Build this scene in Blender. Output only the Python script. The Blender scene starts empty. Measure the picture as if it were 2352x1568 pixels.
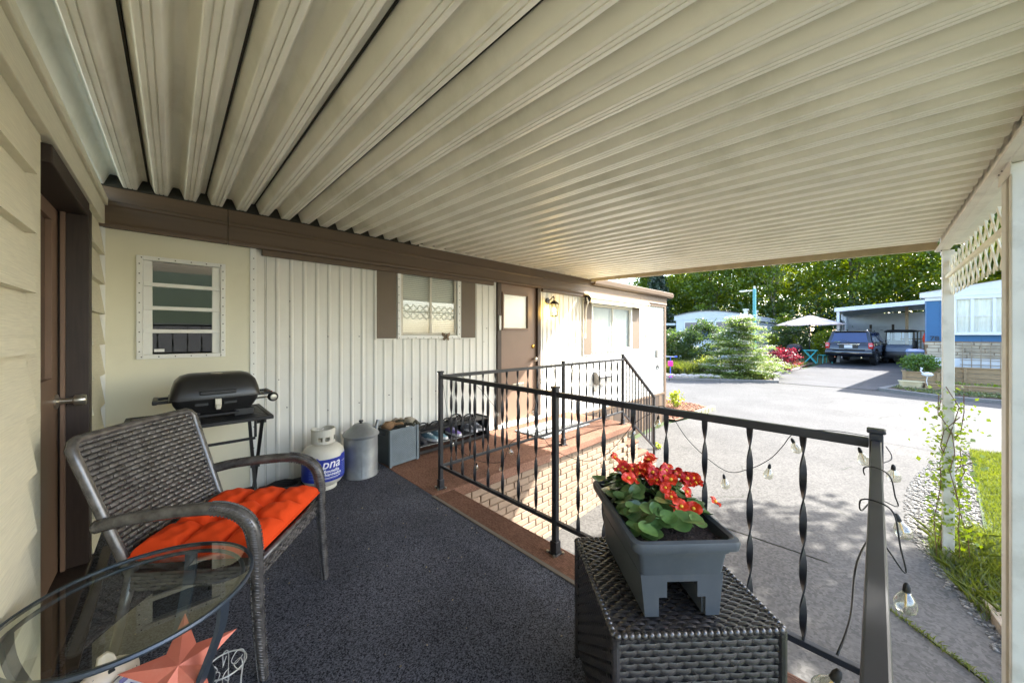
import bpy, bmesh, math, random
import numpy as np
from mathutils import Vector, Matrix
R = math.radians
S = bpy.context.scene
COL = S.collection
rnd = random.Random(7)

# ------------------------------------------------------------------ camera
cam = bpy.data.cameras.new('camera'); cam_o = bpy.data.objects.new('camera', cam); COL.objects.link(cam_o)
cam.sensor_width = 36; cam.lens = 36*808/2352
cam.shift_y = -14/2352
cam.clip_start = 0.02; cam.clip_end = 600
cam_o.location = (0, 0, 1.23); cam_o.rotation_euler = (R(90), 0, R(-44))
S.camera = cam_o
# ------------------------------------------------------------------ sky + sun
SUN = Vector((1.0, -0.52, 0.90)).normalized()
elev = math.asin(SUN.z); azim = math.atan2(SUN.x, SUN.y)
w = bpy.data.worlds.new('World'); S.world = w; w.use_nodes = True
nt = w.node_tree
sky = nt.nodes.new('ShaderNodeTexSky'); sky.sky_type = 'NISHITA'; sky.sun_disc = False
sky.sun_elevation = elev; sky.sun_rotation = azim; sky.dust_density = 2.2; sky.air_density = 1.0; sky.ozone_density = 1.0
bg = nt.nodes['Background']; nt.links.new(sky.outputs[0], bg.inputs[0]); bg.inputs[1].default_value = 0.15
sl = bpy.data.lights.new('sun', 'SUN'); sl.energy = 3.5; sl.angle = R(0.5); sl.color = (1, .97, .92)
so = bpy.data.objects.new('sun', sl); COL.objects.link(so)
so.rotation_euler = (-SUN).to_track_quat('-Z', 'Y').to_euler(); so.location = (10, -10, 15)
S.view_settings.view_transform = 'Standard'; S.view_settings.look = 'None'
S.view_settings.exposure = 2.86; S.view_settings.gamma = 1; S.view_settings.use_curve_mapping = False
S.cycles.max_bounces = 10; S.cycles.diffuse_bounces = 5; S.cycles.transparent_max_bounces = 24

# ------------------------------------------------------------------ materials
def srgb(r, g, b):
    f = lambda c: (c/255/12.92 if c/255 <= .04045 else ((c/255+.055)/1.055)**2.4)
    return (f(r), f(g), f(b))
def M(name, col, rough=.6, metal=0., var=.12, scale=4., bump=0., bscale=60., col2=None, dirt=0., dscale=1.2,
      dcol=(.06, .055, .04), spec=.5, emis=None, estr=0., coat=0., stretch=None, detail=4., bdist=.01):
    m = bpy.data.materials.new(name); m.use_nodes = True
    t = m.node_tree; n = t.nodes; l = t.links
    b = n['Principled BSDF']; b.inputs['Roughness'].default_value = rough; b.inputs['Metallic'].default_value = metal
    b.inputs['Specular IOR Level'].default_value = spec; b.inputs['Coat Weight'].default_value = coat
    g = n.new('ShaderNodeNewGeometry'); vec = g.outputs['Position']
    if stretch:
        mp = n.new('ShaderNodeMapping'); mp.inputs['Scale'].default_value = stretch; l.new(vec, mp.inputs[0]); vec = mp.outputs[0]
    nz = n.new('ShaderNodeTexNoise'); nz.inputs['Scale'].default_value = scale; nz.inputs['Detail'].default_value = detail; l.new(vec, nz.inputs['Vector'])
    rp = n.new('ShaderNodeMapRange'); rp.inputs[1].default_value = .3; rp.inputs[2].default_value = .7; l.new(nz.outputs[0], rp.inputs[0])
    mx = n.new('ShaderNodeMix'); mx.data_type = 'RGBA'; l.new(rp.outputs[0], mx.inputs[0])
    c2 = col2 if col2 else tuple(min(1, c*(1+var)) for c in col); c1 = col if col2 else tuple(c*(1-var) for c in col)
    mx.inputs[6].default_value = (*c1, 1); mx.inputs[7].default_value = (*c2, 1)
    out = mx.outputs[2]
    if dirt > 0:
        d = n.new('ShaderNodeTexNoise'); d.inputs['Scale'].default_value = dscale; d.inputs['Detail'].default_value = 8; d.inputs['Roughness'].default_value = .65; l.new(g.outputs['Position'], d.inputs['Vector'])
        dr = n.new('ShaderNodeMapRange'); dr.inputs[1].default_value = .5; dr.inputs[2].default_value = .8; dr.inputs[4].default_value = dirt; l.new(d.outputs[0], dr.inputs[0])
        m2 = n.new('ShaderNodeMix'); m2.data_type = 'RGBA'; l.new(dr.outputs[0], m2.inputs[0]); l.new(out, m2.inputs[6]); m2.inputs[7].default_value = (*dcol, 1); out = m2.outputs[2]
    l.new(out, b.inputs['Base Color'])
    if bump > 0:
        bn = n.new('ShaderNodeTexNoise'); bn.inputs['Scale'].default_value = bscale; bn.inputs['Detail'].default_value = 3; l.new(vec, bn.inputs['Vector'])
        bb = n.new('ShaderNodeBump'); bb.inputs['Strength'].default_value = bump; bb.inputs['Distance'].default_value = bdist; l.new(bn.outputs[0], bb.inputs['Height']); l.new(bb.outputs[0], b.inputs['Normal'])
    if emis:
        b.inputs['Emission Color'].default_value = (*emis, 1); b.inputs['Emission Strength'].default_value = estr
    return m
def leafmat(name, c1, c2, trans=.45, scale=.9, rough=.45, glossy=.06):
    m = bpy.data.materials.new(name); m.use_nodes = True; t = m.node_tree; n = t.nodes; l = t.links
    n.remove(n['Principled BSDF']); o = n['Material Output']
    g = n.new('ShaderNodeNewGeometry')
    nz = n.new('ShaderNodeTexNoise'); nz.inputs['Scale'].default_value = scale; nz.inputs['Detail'].default_value = 6; l.new(g.outputs['Position'], nz.inputs['Vector'])
    rp = n.new('ShaderNodeMapRange'); rp.inputs[1].default_value = .32; rp.inputs[2].default_value = .68; l.new(nz.outputs[0], rp.inputs[0])
    ad = n.new('ShaderNodeMath'); ad.operation = 'MULTIPLY_ADD'; ad.inputs[1].default_value = .55; ad.use_clamp = True
    l.new(g.outputs['Random Per Island'], ad.inputs[0]); 
    sc = n.new('ShaderNodeMath'); sc.operation = 'MULTIPLY'; sc.inputs[1].default_value = .5; l.new(rp.outputs[0], sc.inputs[0]); l.new(sc.outputs[0], ad.inputs[2])
    mx = n.new('ShaderNodeMix'); mx.data_type = 'RGBA'; l.new(ad.outputs[0], mx.inputs[0]); mx.inputs[6].default_value = (*c1, 1); mx.inputs[7].default_value = (*c2, 1)
    df = n.new('ShaderNodeBsdfDiffuse'); tr = n.new('ShaderNodeBsdfTranslucent'); gl = n.new('ShaderNodeBsdfGlossy'); gl.inputs['Roughness'].default_value = rough
    l.new(mx.outputs[2], df.inputs[0])
    hs = n.new('ShaderNodeHueSaturation'); hs.inputs['Saturation'].default_value = 1.12; hs.inputs['Hue'].default_value = .485; hs.inputs['Value'].default_value = 1.9; l.new(mx.outputs[2], hs.inputs['Color']); l.new(hs.outputs[0], tr.inputs[0])
    a = n.new('ShaderNodeMixShader'); a.inputs[0].default_value = trans; l.new(df.outputs[0], a.inputs[1]); l.new(tr.outputs[0], a.inputs[2])
    b = n.new('ShaderNodeMixShader'); b.inputs[0].default_value = glossy; l.new(a.outputs[0], b.inputs[1]); l.new(gl.outputs[0], b.inputs[2])
    l.new(b.outputs[0], o.inputs[0]); return m
def glassmat(name, tint=(.93, .96, .95), refl=1.5, rough=.01, base=.0):
    """thin pane: fresnel mix of clear transmission and mirror reflection"""
    m = bpy.data.materials.new(name); m.use_nodes = True; t = m.node_tree; n = t.nodes; l = t.links
    n.remove(n['Principled BSDF']); o = n['Material Output']
    tr = n.new('ShaderNodeBsdfTransparent'); tr.inputs[0].default_value = (*tint, 1)
    gl = n.new('ShaderNodeBsdfGlossy'); gl.inputs['Roughness'].default_value = rough; gl.inputs[0].default_value = (.95, .97, .97, 1)
    fr = n.new('ShaderNodeFresnel'); gg = n.new('ShaderNodeNewGeometry'); io = n.new('ShaderNodeMapRange'); io.inputs[3].default_value = refl; io.inputs[4].default_value = 1/refl
    l.new(gg.outputs['Backfacing'], io.inputs[0]); l.new(io.outputs[0], fr.inputs[0])
    md = n.new('ShaderNodeMath'); md.operation = 'ADD'; md.inputs[1].default_value = base; md.use_clamp = True; l.new(fr.outputs[0], md.inputs[0])
    mx = n.new('ShaderNodeMixShader'); l.new(md.outputs[0], mx.inputs[0]); l.new(tr.outputs[0], mx.inputs[1]); l.new(gl.outputs[0], mx.inputs[2])
    l.new(mx.outputs[0], o.inputs[0]); return m

# ------------------------------------------------------------------ mesh builder
class MB:
    def __init__(s): s.v = []; s.f = []
    def add(s, vs, fs):
        o = len(s.v); s.v += [tuple(v) for v in vs]; s.f += [tuple(i+o for i in f) for f in fs]; return s
    def mm(s, x0, x1, y0, y1, z0, z1):
        return s.add([(x0,y0,z0),(x1,y0,z0),(x1,y1,z0),(x0,y1,z0),(x0,y0,z1),(x1,y0,z1),(x1,y1,z1),(x0,y1,z1)],
                     [(3,2,1,0),(4,5,6,7),(0,1,5,4),(1,2,6,5),(2,3,7,6),(3,0,4,7)])
    def box(s, c, d, rz=0., rx=0., ry=0.):
        m = Matrix.Rotation(rz,3,'Z') @ Matrix.Rotation(ry,3,'Y') @ Matrix.Rotation(rx,3,'X'); c = Vector(c); o = len(s.v)
        s.mm(-d[0]/2,d[0]/2,-d[1]/2,d[1]/2,-d[2]/2,d[2]/2)
        for i in range(o, len(s.v)): s.v[i] = tuple(m @ Vector(s.v[i]) + c)
        return s
    def bar(s, p0, p1, wd, ht, up=(0,0,1)):
        p0 = Vector(p0); p1 = Vector(p1); d = (p1-p0); L = d.length; d.normalize(); u = Vector(up)
        if abs(d.dot(u)) > .999: u = Vector((1,0,0))
        a = d.cross(u).normalized(); u = a.cross(d)
        vs = [p+a*sx*wd/2+u*sy*ht/2 for p in (p0,p1) for sx,sy in ((-1,-1),(1,-1),(1,1),(-1,1))]
        return s.add(vs, [(0,1,2,3),(7,6,5,4),(4,5,1,0),(5,6,2,1),(6,7,3,2),(7,4,0,3)])
    def tube(s, pts, r, n=8, closed=False, cap=True):
        pts = [Vector(p) for p in pts]; k = len(pts); rs = r if isinstance(r, (list, tuple)) else [r]*k
        o = len(s.v); prev = None
        for i, p in enumerate(pts):
            a = pts[(i-1) % k] if (closed or i > 0) else p; b = pts[(i+1) % k] if (closed or i < k-1) else p
            d = (b-a)
            d = d.normalized() if d.length > 1e-9 else Vector((0,0,1))
            if prev is None:
                u = Vector((0,0,1)) if abs(d.z) < .9 else Vector((1,0,0)); x = d.cross(u).normalized()
            else:
                x = (prev - d*prev.dot(d)).normalized()
            prev = x; y = d.cross(x)
            for j in range(n):
                t = 2*math.pi*j/n; s.v.append(tuple(p + (x*math.cos(t)+y*math.sin(t))*rs[i]))
        for i in range(k if closed else k-1):
            i2 = (i+1) % k
            for j in range(n): s.f.append((o+i*n+j, o+i*n+(j+1)%n, o+i2*n+(j+1)%n, o+i2*n+j))
        if cap and not closed:
            s.f.append(tuple(o+j for j in reversed(range(n)))); s.f.append(tuple(o+(k-1)*n+j for j in range(n)))
        return s
    def cyl(s, p0, p1, r, n=12, r2=None): return s.tube([p0,p1], [r, r if r2 is None else r2], n)
    def lathe(s, prof, n=20, c=(0,0,0), axis='Z', cap=True):
        o = len(s.v)
        for (r, z) in prof:
            for j in range(n):
                t = 2*math.pi*j/n; a, b = r*math.cos(t), r*math.sin(t)
                p = (a,b,z) if axis == 'Z' else ((z,a,b) if axis == 'X' else (b,z,a))
                s.v.append((p[0]+c[0],p[1]+c[1],p[2]+c[2]))
        for i in range(len(prof)-1):
            for j in range(n): s.f.append((o+i*n+j,o+i*n+(j+1)%n,o+(i+1)*n+(j+1)%n,o+(i+1)*n+j))
        if cap:
            s.f.append(tuple(o+j for j in reversed(range(n)))); s.f.append(tuple(o+(len(prof)-1)*n+j for j in range(n)))
        return s
    def prism(s, poly, a0, a1, axis='Y'):
        """poly in the two other axes; extruded from a0 to a1"""
        k = len(poly)
        def mk(p, a): return (a,p[0],p[1]) if axis == 'X' else ((p[0],a,p[1]) if axis == 'Y' else (p[0],p[1],a))
        vs = [mk(p,a0) for p in poly]+[mk(p,a1) for p in poly]
        fs = [tuple(range(k)), tuple(reversed(range(k,2*k)))]+[(i+k, (i+1)%k+k, (i+1)%k, i) for i in range(k)]
        return s.add(vs, fs)
    def strip(s, prof, fn):
        """open profile points -> quads between two ends; fn(p,e) gives the 3-D point for end e"""
        k = len(prof); return s.add([fn(p,0) for p in prof]+[fn(p,1) for p in prof], [(i,i+1,i+1+k,i+k) for i in range(k-1)])
    def grid(s, fn, nu, nv):
        o = len(s.v)
        for j in range(nv+1):
            for i in range(nu+1): s.v.append(tuple(fn(i/nu, j/nv)))
        for j in range(nv):
            for i in range(nu):
                a = o+j*(nu+1)+i; s.f.append((a,a+1,a+nu+2,a+nu+1))
        return s
    def sphere(s, c, r, n=12, m=8, sc=(1,1,1)):
        pr = [(math.sin(math.pi*i/m), -math.cos(math.pi*i/m)) for i in range(m+1)]
        pr[0] = (.02,-1); pr[-1] = (.02,1); o = len(s.v)
        s.lathe([(a*r,b*r) for a,b in pr], n)
        for i in range(o,len(s.v)): v = s.v[i]; s.v[i] = (v[0]*sc[0]+c[0], v[1]*sc[1]+c[1], v[2]*sc[2]+c[2])
        return s
    def frame(s, x0,x1,z0,z1, t, y0,y1, tb=None):
        tb = t if tb is None else tb
        s.mm(x0,x0+t,y0,y1,z0,z1); s.mm(x1-t,x1,y0,y1,z0,z1); s.mm(x0+t,x1-t,y0,y1,z0,z0+tb); s.mm(x0+t,x1-t,y0,y1,z1-tb,z1); return s
    def xf(s, mat):
        s.v = [tuple(mat @ Vector(v)) for v in s.v]; return s
def tag(o, label=None, cat=None, group=None, kind=None):
    if label: o['label'] = label
    if cat: o['category'] = cat
    if group: o['group'] = group
    if kind: o['kind'] = kind
    return o
def mesh(name, mb, mat, bevel=0., smooth=False, seg=2, recalc=True):
    me = bpy.data.meshes.new(name); me.from_pydata(mb.v, [], mb.f)
    bm = bmesh.new(); bm.from_mesh(me)
    if recalc: bmesh.ops.recalc_face_normals(bm, faces=bm.faces)
    if bevel > 0:
        ed = [e for e in bm.edges if len(e.link_faces) == 2 and e.calc_face_angle(0) > .6]
        bmesh.ops.bevel(bm, geom=ed, offset=bevel, segments=seg, affect='EDGES', profile=.5, clamp_overlap=True)
    bm.to_mesh(me); bm.free()
    for m in (mat if isinstance(mat, (list, tuple)) else [mat]): me.materials.append(m)
    if smooth:
        me.shade_smooth()
        if smooth != 'all': me.set_sharp_from_angle(angle=R(38))
    me.update(); return me
def obj(name, mb, mat, parent=None, bevel=0., smooth=False, seg=2, world=True, recalc=True):
    me = mb if isinstance(mb, bpy.types.Mesh) else mesh(name, mb, mat, bevel, smooth, seg, recalc)
    o = bpy.data.objects.new(name, me); COL.objects.link(o)
    if parent:
        o.parent = parent
        if world:
            p = parent; off = Vector((0,0,0))
            while p: off += p.location; p = p.parent
            o.location = -off
    return o
def thing(name, label, cat, loc=(0,0,0), rz=0., group=None):
    e = bpy.data.objects.new(name, None); COL.objects.link(e); e.location = loc; e.rotation_euler = (0,0,rz); e.empty_display_size = .1
    return tag(e, label, cat, group)
def L(name, mb, mat, parent, **k): return obj(name, mb, mat, parent, world=False, **k)   # part in its thing's own axes
def npmesh(name, v, f, mat):
    """fast mesh of quads/tris from numpy arrays"""
    me = bpy.data.meshes.new(name); n = len(v); k = f.shape[1]
    me.vertices.add(n); me.vertices.foreach_set('co', np.ascontiguousarray(v, dtype=np.float32).ravel())
    me.loops.add(f.size); me.loops.foreach_set('vertex_index', np.ascontiguousarray(f, dtype=np.int32).ravel())
    me.polygons.add(len(f)); me.polygons.foreach_set('loop_start', np.arange(0, f.size, k, dtype=np.int32)); me.polygons.foreach_set('loop_total', np.full(len(f), k, dtype=np.int32))
    me.update(calc_edges=True); me.materials.append(mat); return me
def text_mb(txt, size, depth=.002, bold=0., shear=0.):
    cu = bpy.data.curves.new('lettering','FONT'); cu.body = txt; cu.size = size; cu.extrude = depth/2; cu.offset = bold; cu.align_x = 'CENTER'; cu.align_y = 'CENTER'; cu.shear = shear; cu.resolution_u = 3
    o = bpy.data.objects.new('lettering', cu); COL.objects.link(o)
    bpy.context.view_layer.update()
    me = o.evaluated_get(bpy.context.evaluated_depsgraph_get()).to_mesh()
    mb = MB(); mb.v = [tuple(v.co) for v in me.vertices]; mb.f = [tuple(p.vertices) for p in me.polygons]
    o.to_mesh_clear(); bpy.data.objects.remove(o); bpy.data.curves.remove(cu); return mb
def gz(x, y=0): return -.89+.026*max(0., min(x, 45)-3.5)
rng = np.random.default_rng(5)
def leaves(name, centers, size, mat, flat=.5, squash=1.0, droop=0., aspect=1.7):
    """one small diamond face per leaf"""
    c = np.asarray(centers, dtype=np.float64); n = len(c)
    nrm = rng.normal(size=(n,3)); nrm[:,2] += flat*2; nrm /= np.linalg.norm(nrm, axis=1)[:,None]
    a = rng.normal(size=(n,3)); a -= nrm*(a*nrm).sum(1)[:,None]; a[:,2] -= droop; a /= np.linalg.norm(a, axis=1)[:,None]
    b = np.cross(nrm, a); sz = size*(.6+.8*rng.random(n))[:,None]
    fold = nrm*sz*.15
    v = np.stack([c-a*sz*.5*aspect*.6, c-b*sz*.38+fold, c+a*sz*.5*aspect*.6, c+b*sz*.38+fold], 1).reshape(-1,3)
    return npmesh(name, v, np.arange(4*n).reshape(-1,4), mat)
# ------------------------------------------------------------------ palette
m_pan = M('pan_enamel', srgb(234,231,216), .38, var=.05, scale=3, dirt=.4, dscale=2.2, dcol=srgb(150,148,112))
m_seam = M('seam_dark', srgb(40,38,28), .8)
m_alu = M('white_aluminium', srgb(212,206,190), .45, var=.06, scale=6, dirt=.45, dscale=5, dcol=srgb(120,108,82))
m_brown = M('brown_paint', srgb(98,80,62), .5, var=.1, scale=3, stretch=(.6,6,9), dirt=.12, dscale=3, dcol=srgb(60,48,36))
m_brownd = M('dark_brown_trim', srgb(66,53,42), .55, var=.12, scale=6)
m_shutter = M('shutter_brown', srgb(104,90,74), .55, var=.06)
m_door = M('brown_door_paint', srgb(128,104,86), .45, var=.04, dirt=.08, dscale=6)
m_siding = M('siding_enamel', srgb(224,222,213), .45, var=.035, scale=2, dirt=.18, dscale=2.5, dcol=srgb(150,138,112), stretch=(6,6,.6))
m_panel = M('cream_panel', srgb(224,220,196), .5, var=.04, scale=2, dirt=.25, dscale=1.6, dcol=srgb(170,164,130))
m_board = M('cream_clapboard', srgb(218,213,188), .6, var=.09, scale=9, stretch=(3,1.2,40), bump=.35, bscale=9, bdist=.004, detail=6)
m_white = M('white_paint', srgb(232,232,226), .45, var=.03, dirt=.1, dscale=5)
m_screw = M('screw', srgb(70,66,58), .5, metal=.5)
m_glass = glassmat('window_glass', (.94,.96,.95), 1.5, .01, .03)
m_glassd = glassmat('louvre_glass', (.7,.73,.7), 1.45, .015, .03)
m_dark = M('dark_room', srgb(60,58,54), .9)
m_blind = M('blind_slat', srgb(226,226,216), .6, var=.03)
m_iron = M('black_iron', srgb(38,39,43), .4, metal=.1, var=.25, scale=14, spec=.5)
m_brick = M('tan_brick', srgb(142,121,100), .85, var=.14, scale=5, bump=.5, bscale=70, bdist=.004, dirt=.25, dscale=4, dcol=srgb(120,98,76))
m_mortar = M('mortar', srgb(126,104,80), .95, var=.15, scale=20, bump=.4)
m_steel = M('brushed_steel', srgb(190,185,172), .28, metal=.9, var=.05)
m_brass = M('brass', srgb(205,165,80), .25, metal=1., var=.05)
m_black = M('black_plastic', srgb(26,26,27), .42, var=.15)
m_blackm = M('black_matte_metal', srgb(30,30,31), .5, metal=.2, var=.15, scale=10)
m_rubber = M('rubber', srgb(28,28,29), .8, var=.2)
def carpetmat(name, c1, c2, sc, bump=.6, axis=None):
    m = M(name, c1, .95, spec=.1); t = m.node_tree; n = t.nodes; l = t.links; b = n['Principled BSDF']
    g = n.new('ShaderNodeNewGeometry')
    mp = n.new('ShaderNodeMapping'); mp.inputs['Rotation'].default_value = (0,0,R(2)); mp.inputs['Scale'].default_value = axis or (1,1,1); l.new(g.outputs['Position'], mp.inputs[0])
    vo = n.new('ShaderNodeTexVoronoi'); vo.inputs['Scale'].default_value = sc; vo.inputs['Randomness'].default_value = .2; l.new(mp.outputs[0], vo.inputs['Vector'])
    nz = n.new('ShaderNodeTexNoise'); nz.inputs['Scale'].default_value = 1.3; nz.inputs['Detail'].default_value = 6; l.new(g.outputs['Position'], nz.inputs['Vector'])
    rp = n.new('ShaderNodeMapRange'); rp.inputs[1].default_value = .3; rp.inputs[2].default_value = .7; rp.inputs[3].default_value = .68; rp.inputs[4].default_value = 1.32; l.new(nz.outputs[0], rp.inputs[0])
    sp = n.new('ShaderNodeSeparateColor'); l.new(vo.outputs['Color'], sp.inputs[0])
    mx = n.new('ShaderNodeMix'); mx.data_type = 'RGBA'; l.new(sp.outputs[0], mx.inputs[0]); mx.inputs[6].default_value = (*c1,1); mx.inputs[7].default_value = (*c2,1)
    ml = n.new('ShaderNodeMix'); ml.data_type = 'RGBA'; ml.blend_type = 'MULTIPLY'; ml.inputs[0].default_value = 1; l.new(mx.outputs[2], ml.inputs[6])
    cc = n.new('ShaderNodeCombineColor'); [l.new(rp.outputs[0], cc.inputs[i]) for i in range(3)]; l.new(cc.outputs[0], ml.inputs[7]); l.new(ml.outputs[2], b.inputs['Base Color'])
    bb = n.new('ShaderNodeBump'); bb.inputs['Strength'].default_value = bump; bb.inputs['Distance'].default_value = .004; bb.invert = True; l.new(vo.outputs['Distance'], bb.inputs['Height']); l.new(bb.outputs[0], b.inputs['Normal'])
    return m
m_carpet = carpetmat('charcoal_carpet', srgb(27,28,33), srgb(106,108,118), 230)
m_rust = carpetmat('terracotta_carpet', srgb(104,76,62), srgb(140,106,88), 190, .35, (1,.35,1))
m_mat = carpetmat('grey_mat', srgb(120,124,124), srgb(176,178,176), 140, .3)
def concrete(name, c, sp=.2, big=.25):
    m = M(name, c, .9, var=.1, scale=1.1, dirt=big, dscale=.7, dcol=tuple(x*.55 for x in c), spec=.2, bump=.25, bscale=90, bdist=.006)
    t = m.node_tree; n = t.nodes; l = t.links; b = n['Principled BSDF']; src = b.inputs['Base Color'].links[0].from_socket
    g = n.new('ShaderNodeNewGeometry'); v = n.new('ShaderNodeTexVoronoi'); v.inputs['Scale'].default_value = 55; l.new(g.outputs['Position'], v.inputs['Vector'])
    s_ = n.new('ShaderNodeSeparateColor'); l.new(v.outputs['Color'], s_.inputs[0])
    r = n.new('ShaderNodeMapRange'); r.inputs[3].default_value = 1-sp; r.inputs[4].default_value = 1+sp; l.new(s_.outputs[0], r.inputs[0])
    cc = n.new('ShaderNodeCombineColor'); [l.new(r.outputs[0], cc.inputs[i]) for i in range(3)]
    ml = n.new('ShaderNodeMix'); ml.data_type = 'RGBA'; ml.blend_type = 'MULTIPLY'; ml.inputs[0].default_value = 1; l.new(src, ml.inputs[6]); l.new(cc.outputs[0], ml.inputs[7]); l.new(ml.outputs[2], b.inputs['Base Color'])
    nz = n.new('ShaderNodeTexNoise'); nz.inputs['Scale'].default_value = 1.4; nz.inputs['Detail'].default_value = 6; l.new(g.outputs['Position'], nz.inputs['Vector'])
    wv_ = n.new('ShaderNodeVectorMath'); wv_.operation = 'MULTIPLY_ADD'; wv_.inputs[1].default_value = (.5,.5,.5); l.new(nz.outputs['Color'], wv_.inputs[0]); l.new(g.outputs['Position'], wv_.inputs[2])
    vc = n.new('ShaderNodeTexVoronoi'); vc.feature = 'DISTANCE_TO_EDGE'; vc.inputs['Scale'].default_value = .34; l.new(wv_.outputs[0], vc.inputs['Vector'])
    cr_ = n.new('ShaderNodeMapRange'); cr_.inputs[1].default_value = .0; cr_.inputs[2].default_value = .006; cr_.inputs[3].default_value = .75; cr_.inputs[4].default_value = 0; l.new(vc.outputs[0], cr_.inputs[0])
    mk = n.new('ShaderNodeMapRange'); mk.inputs[1].default_value = .48; mk.inputs[2].default_value = .58; l.new(nz.outputs[0], mk.inputs[0])
    mu = n.new('ShaderNodeMath'); mu.operation = 'MULTIPLY'; l.new(cr_.outputs[0], mu.inputs[0]); l.new(mk.outputs[0], mu.inputs[1])
    mc = n.new('ShaderNodeMix'); mc.data_type = 'RGBA'; l.new(mu.outputs[0], mc.inputs[0]); l.new(ml.outputs[2], mc.inputs[6]); mc.inputs[7].default_value = (.03,.032,.022,1); l.new(mc.outputs[2], b.inputs['Base Color'])
    return m
m_conc = concrete('concrete', (.086,.082,.075), .26, .65)
m_road = concrete('pale_asphalt', (.082,.080,.076), .2, .55)
m_asph = concrete('grey_asphalt', (.074,.073,.073), .14, .4)
m_soil = M('soil', srgb(70,55,42), .95, var=.3, scale=20, bump=1, bscale=40)
m_lawnbase = M('lawn_base', (.03,.05,.012), .95, var=.3, scale=3, col2=(.05,.075,.02), bump=.6, bscale=50)
m_grass = leafmat('grass_blade', (.045,.07,.010), (.12,.145,.022), .45, 1.5)

# ------------------------------------------------------------------ ground, roads
def sheet(name, x0,x1,y0,y1, dz, mat, nx=24, ny=8, kind='structure', edge=None):
    o = obj(name, MB().grid(lambda u,v: (x0+(x1-x0)*u, (y0+(y1-y0)*v), gz(x0+(x1-x0)*u)+dz), nx, ny), mat); tag(o, kind=kind); return o
def polysheet(name, pts, dz, mat, kind='structure', th=0.):
    """flat outline laid on the sloping ground, cut into a fine fan so that it follows it"""
    bm = bmesh.new(); vs = [bm.verts.new((x,y,0)) for x,y in pts]; bm.faces.new(vs)
    bmesh.ops.triangulate(bm, faces=bm.faces)
    for _ in range(3): bmesh.ops.subdivide_edges(bm, edges=bm.edges, cuts=1, use_grid_fill=True)
    for v in bm.verts: v.co.z = gz(v.co.x)+dz
    bmesh.ops.recalc_face_normals(bm, faces=bm.faces)
    if sum(f.normal.z for f in bm.faces) < 0: bmesh.ops.reverse_faces(bm, faces=bm.faces)
    me = bpy.data.meshes.new(name); bm.to_mesh(me); bm.free(); me.materials.append(mat)
    o = bpy.data.objects.new(name, me); COL.objects.link(o); tag(o, kind=kind); return o
gm = MB()
xs = [-300,-60,-20,-6,0,3.5,6,10,14,18,24,30,38,45,80,300]; ys = [-300,-80,-30,-15,-8,-3,0,3,8,15,30,80,300]
for y in ys:
    for x in xs: gm.v.append((x,y,gz(x)-.03))
for j in range(len(ys)-1):
    for i in range(len(xs)-1): a = j*len(xs)+i; gm.f.append((a,a+1,a+len(xs)+1,a+len(xs)))
tag(obj('ground', gm, m_lawnbase), kind='structure')
# own driveway slab (joints are real gaps between slabs) and the lane
polysheet('driveway', [(1.6,2.5),(1.6,-.62),(3.4,-.62),(4.35,.30),(4.30,2.5)], 0, m_conc)
polysheet('driveway_apron', [(4.318,2.5),(4.368,.32),(3.43,-.62),(4.15,-.60),(4.62,-.45),(5.55,-.28),(6.6,-.30),(7.3,-.36),(8.6,-.62),(9.3,-.95),(9.6,2.9),(8.0,3.3),(5.3,3.3),(5.2,2.5)], 0, m_conc)
polysheet('lane', [(9.615,2.92),(9.315,-.97),(9.9,-1.6),(10.4,-3.2),(10.4,-40),(15.75,-40),(15.7,-1.2),(16.35,0),(16.3,2.55),(15.3,4.6),(14.6,5.9),(14.3,9),(14.3,40),(10.6,40),(10.4,4.2),(10.2,3.05)], 0, m_road)
polysheet('neighbour_driveway', [(16.37,2.53),(16.42,.02),(19.0,-.85),(22,-1.1),(34,-1.2),(34,1.9),(26.6,1.9),(22.0,2.45),(18.8,2.95)], .004, m_asph)
# lawn beside the post, gravel strip, soil bed
polysheet('lawn', [(4.55,-.75),(5.6,-.74),(9.72,-1.10),(10.0,-3.2),(10.35,-3.4),(2.6,-3.4),(2.6,-1.4)], .012, m_lawnbase)
polysheet('added_bounce_pad', [(2.55,-1.45),(2.55,-3.45),(10.34,-3.45),(10.34,-16),(-12,-16),(-12,-1.45)], .004, m_conc)  # unseen concrete, added to bounce sunlight up under the porch roof
m_grav = M('pale_gravel', srgb(120,116,108), .9, var=.2, scale=70, bump=1, bscale=60)
polysheet('gravel_bed', [(3.0,-.62),(4.15,-.60),(4.62,-.45),(5.55,-.28),(6.6,-.30),(7.3,-.36),(8.6,-.62),(9.3,-.95),(9.7,-1.12),(8.4,-1.0),(6.9,-.86),(5.6,-.9),(4.5,-1.1),(3.0,-1.5)], -.006, m_grav)
# gravel stones
def pebbles(name, pts, s0, s1, mat, n_sub=0):
    pts = np.asarray(pts); n = len(pts)
    base = np.array([(1,0,0),(-1,0,0),(0,1,0),(0,-1,0),(0,0,1),(0,0,-1)], float); fc = np.array([(0,2,4),(2,1,4),(1,3,4),(3,0,4),(2,0,5),(1,2,5),(3,1,5),(0,3,5)])
    s_ = (s0+(s1-s0)*rng.random((n,1,1)))*(.6+.6*rng.random((n,1,3))); a = rng.random(n)*6.28
    v = base[None]*s_; v = v*np.array([1,1,.6]); c_, d_ = np.cos(a)[:,None], np.sin(a)[:,None]
    v = np.stack([v[:,:,0]*c_-v[:,:,1]*d_, v[:,:,0]*d_+v[:,:,1]*c_, v[:,:,2]], 2)+pts[:,None]
    return npmesh(name, v.reshape(-1,3), (fc[None]+6*np.arange(n)[:,None,None]).reshape(-1,3), mat)
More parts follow.
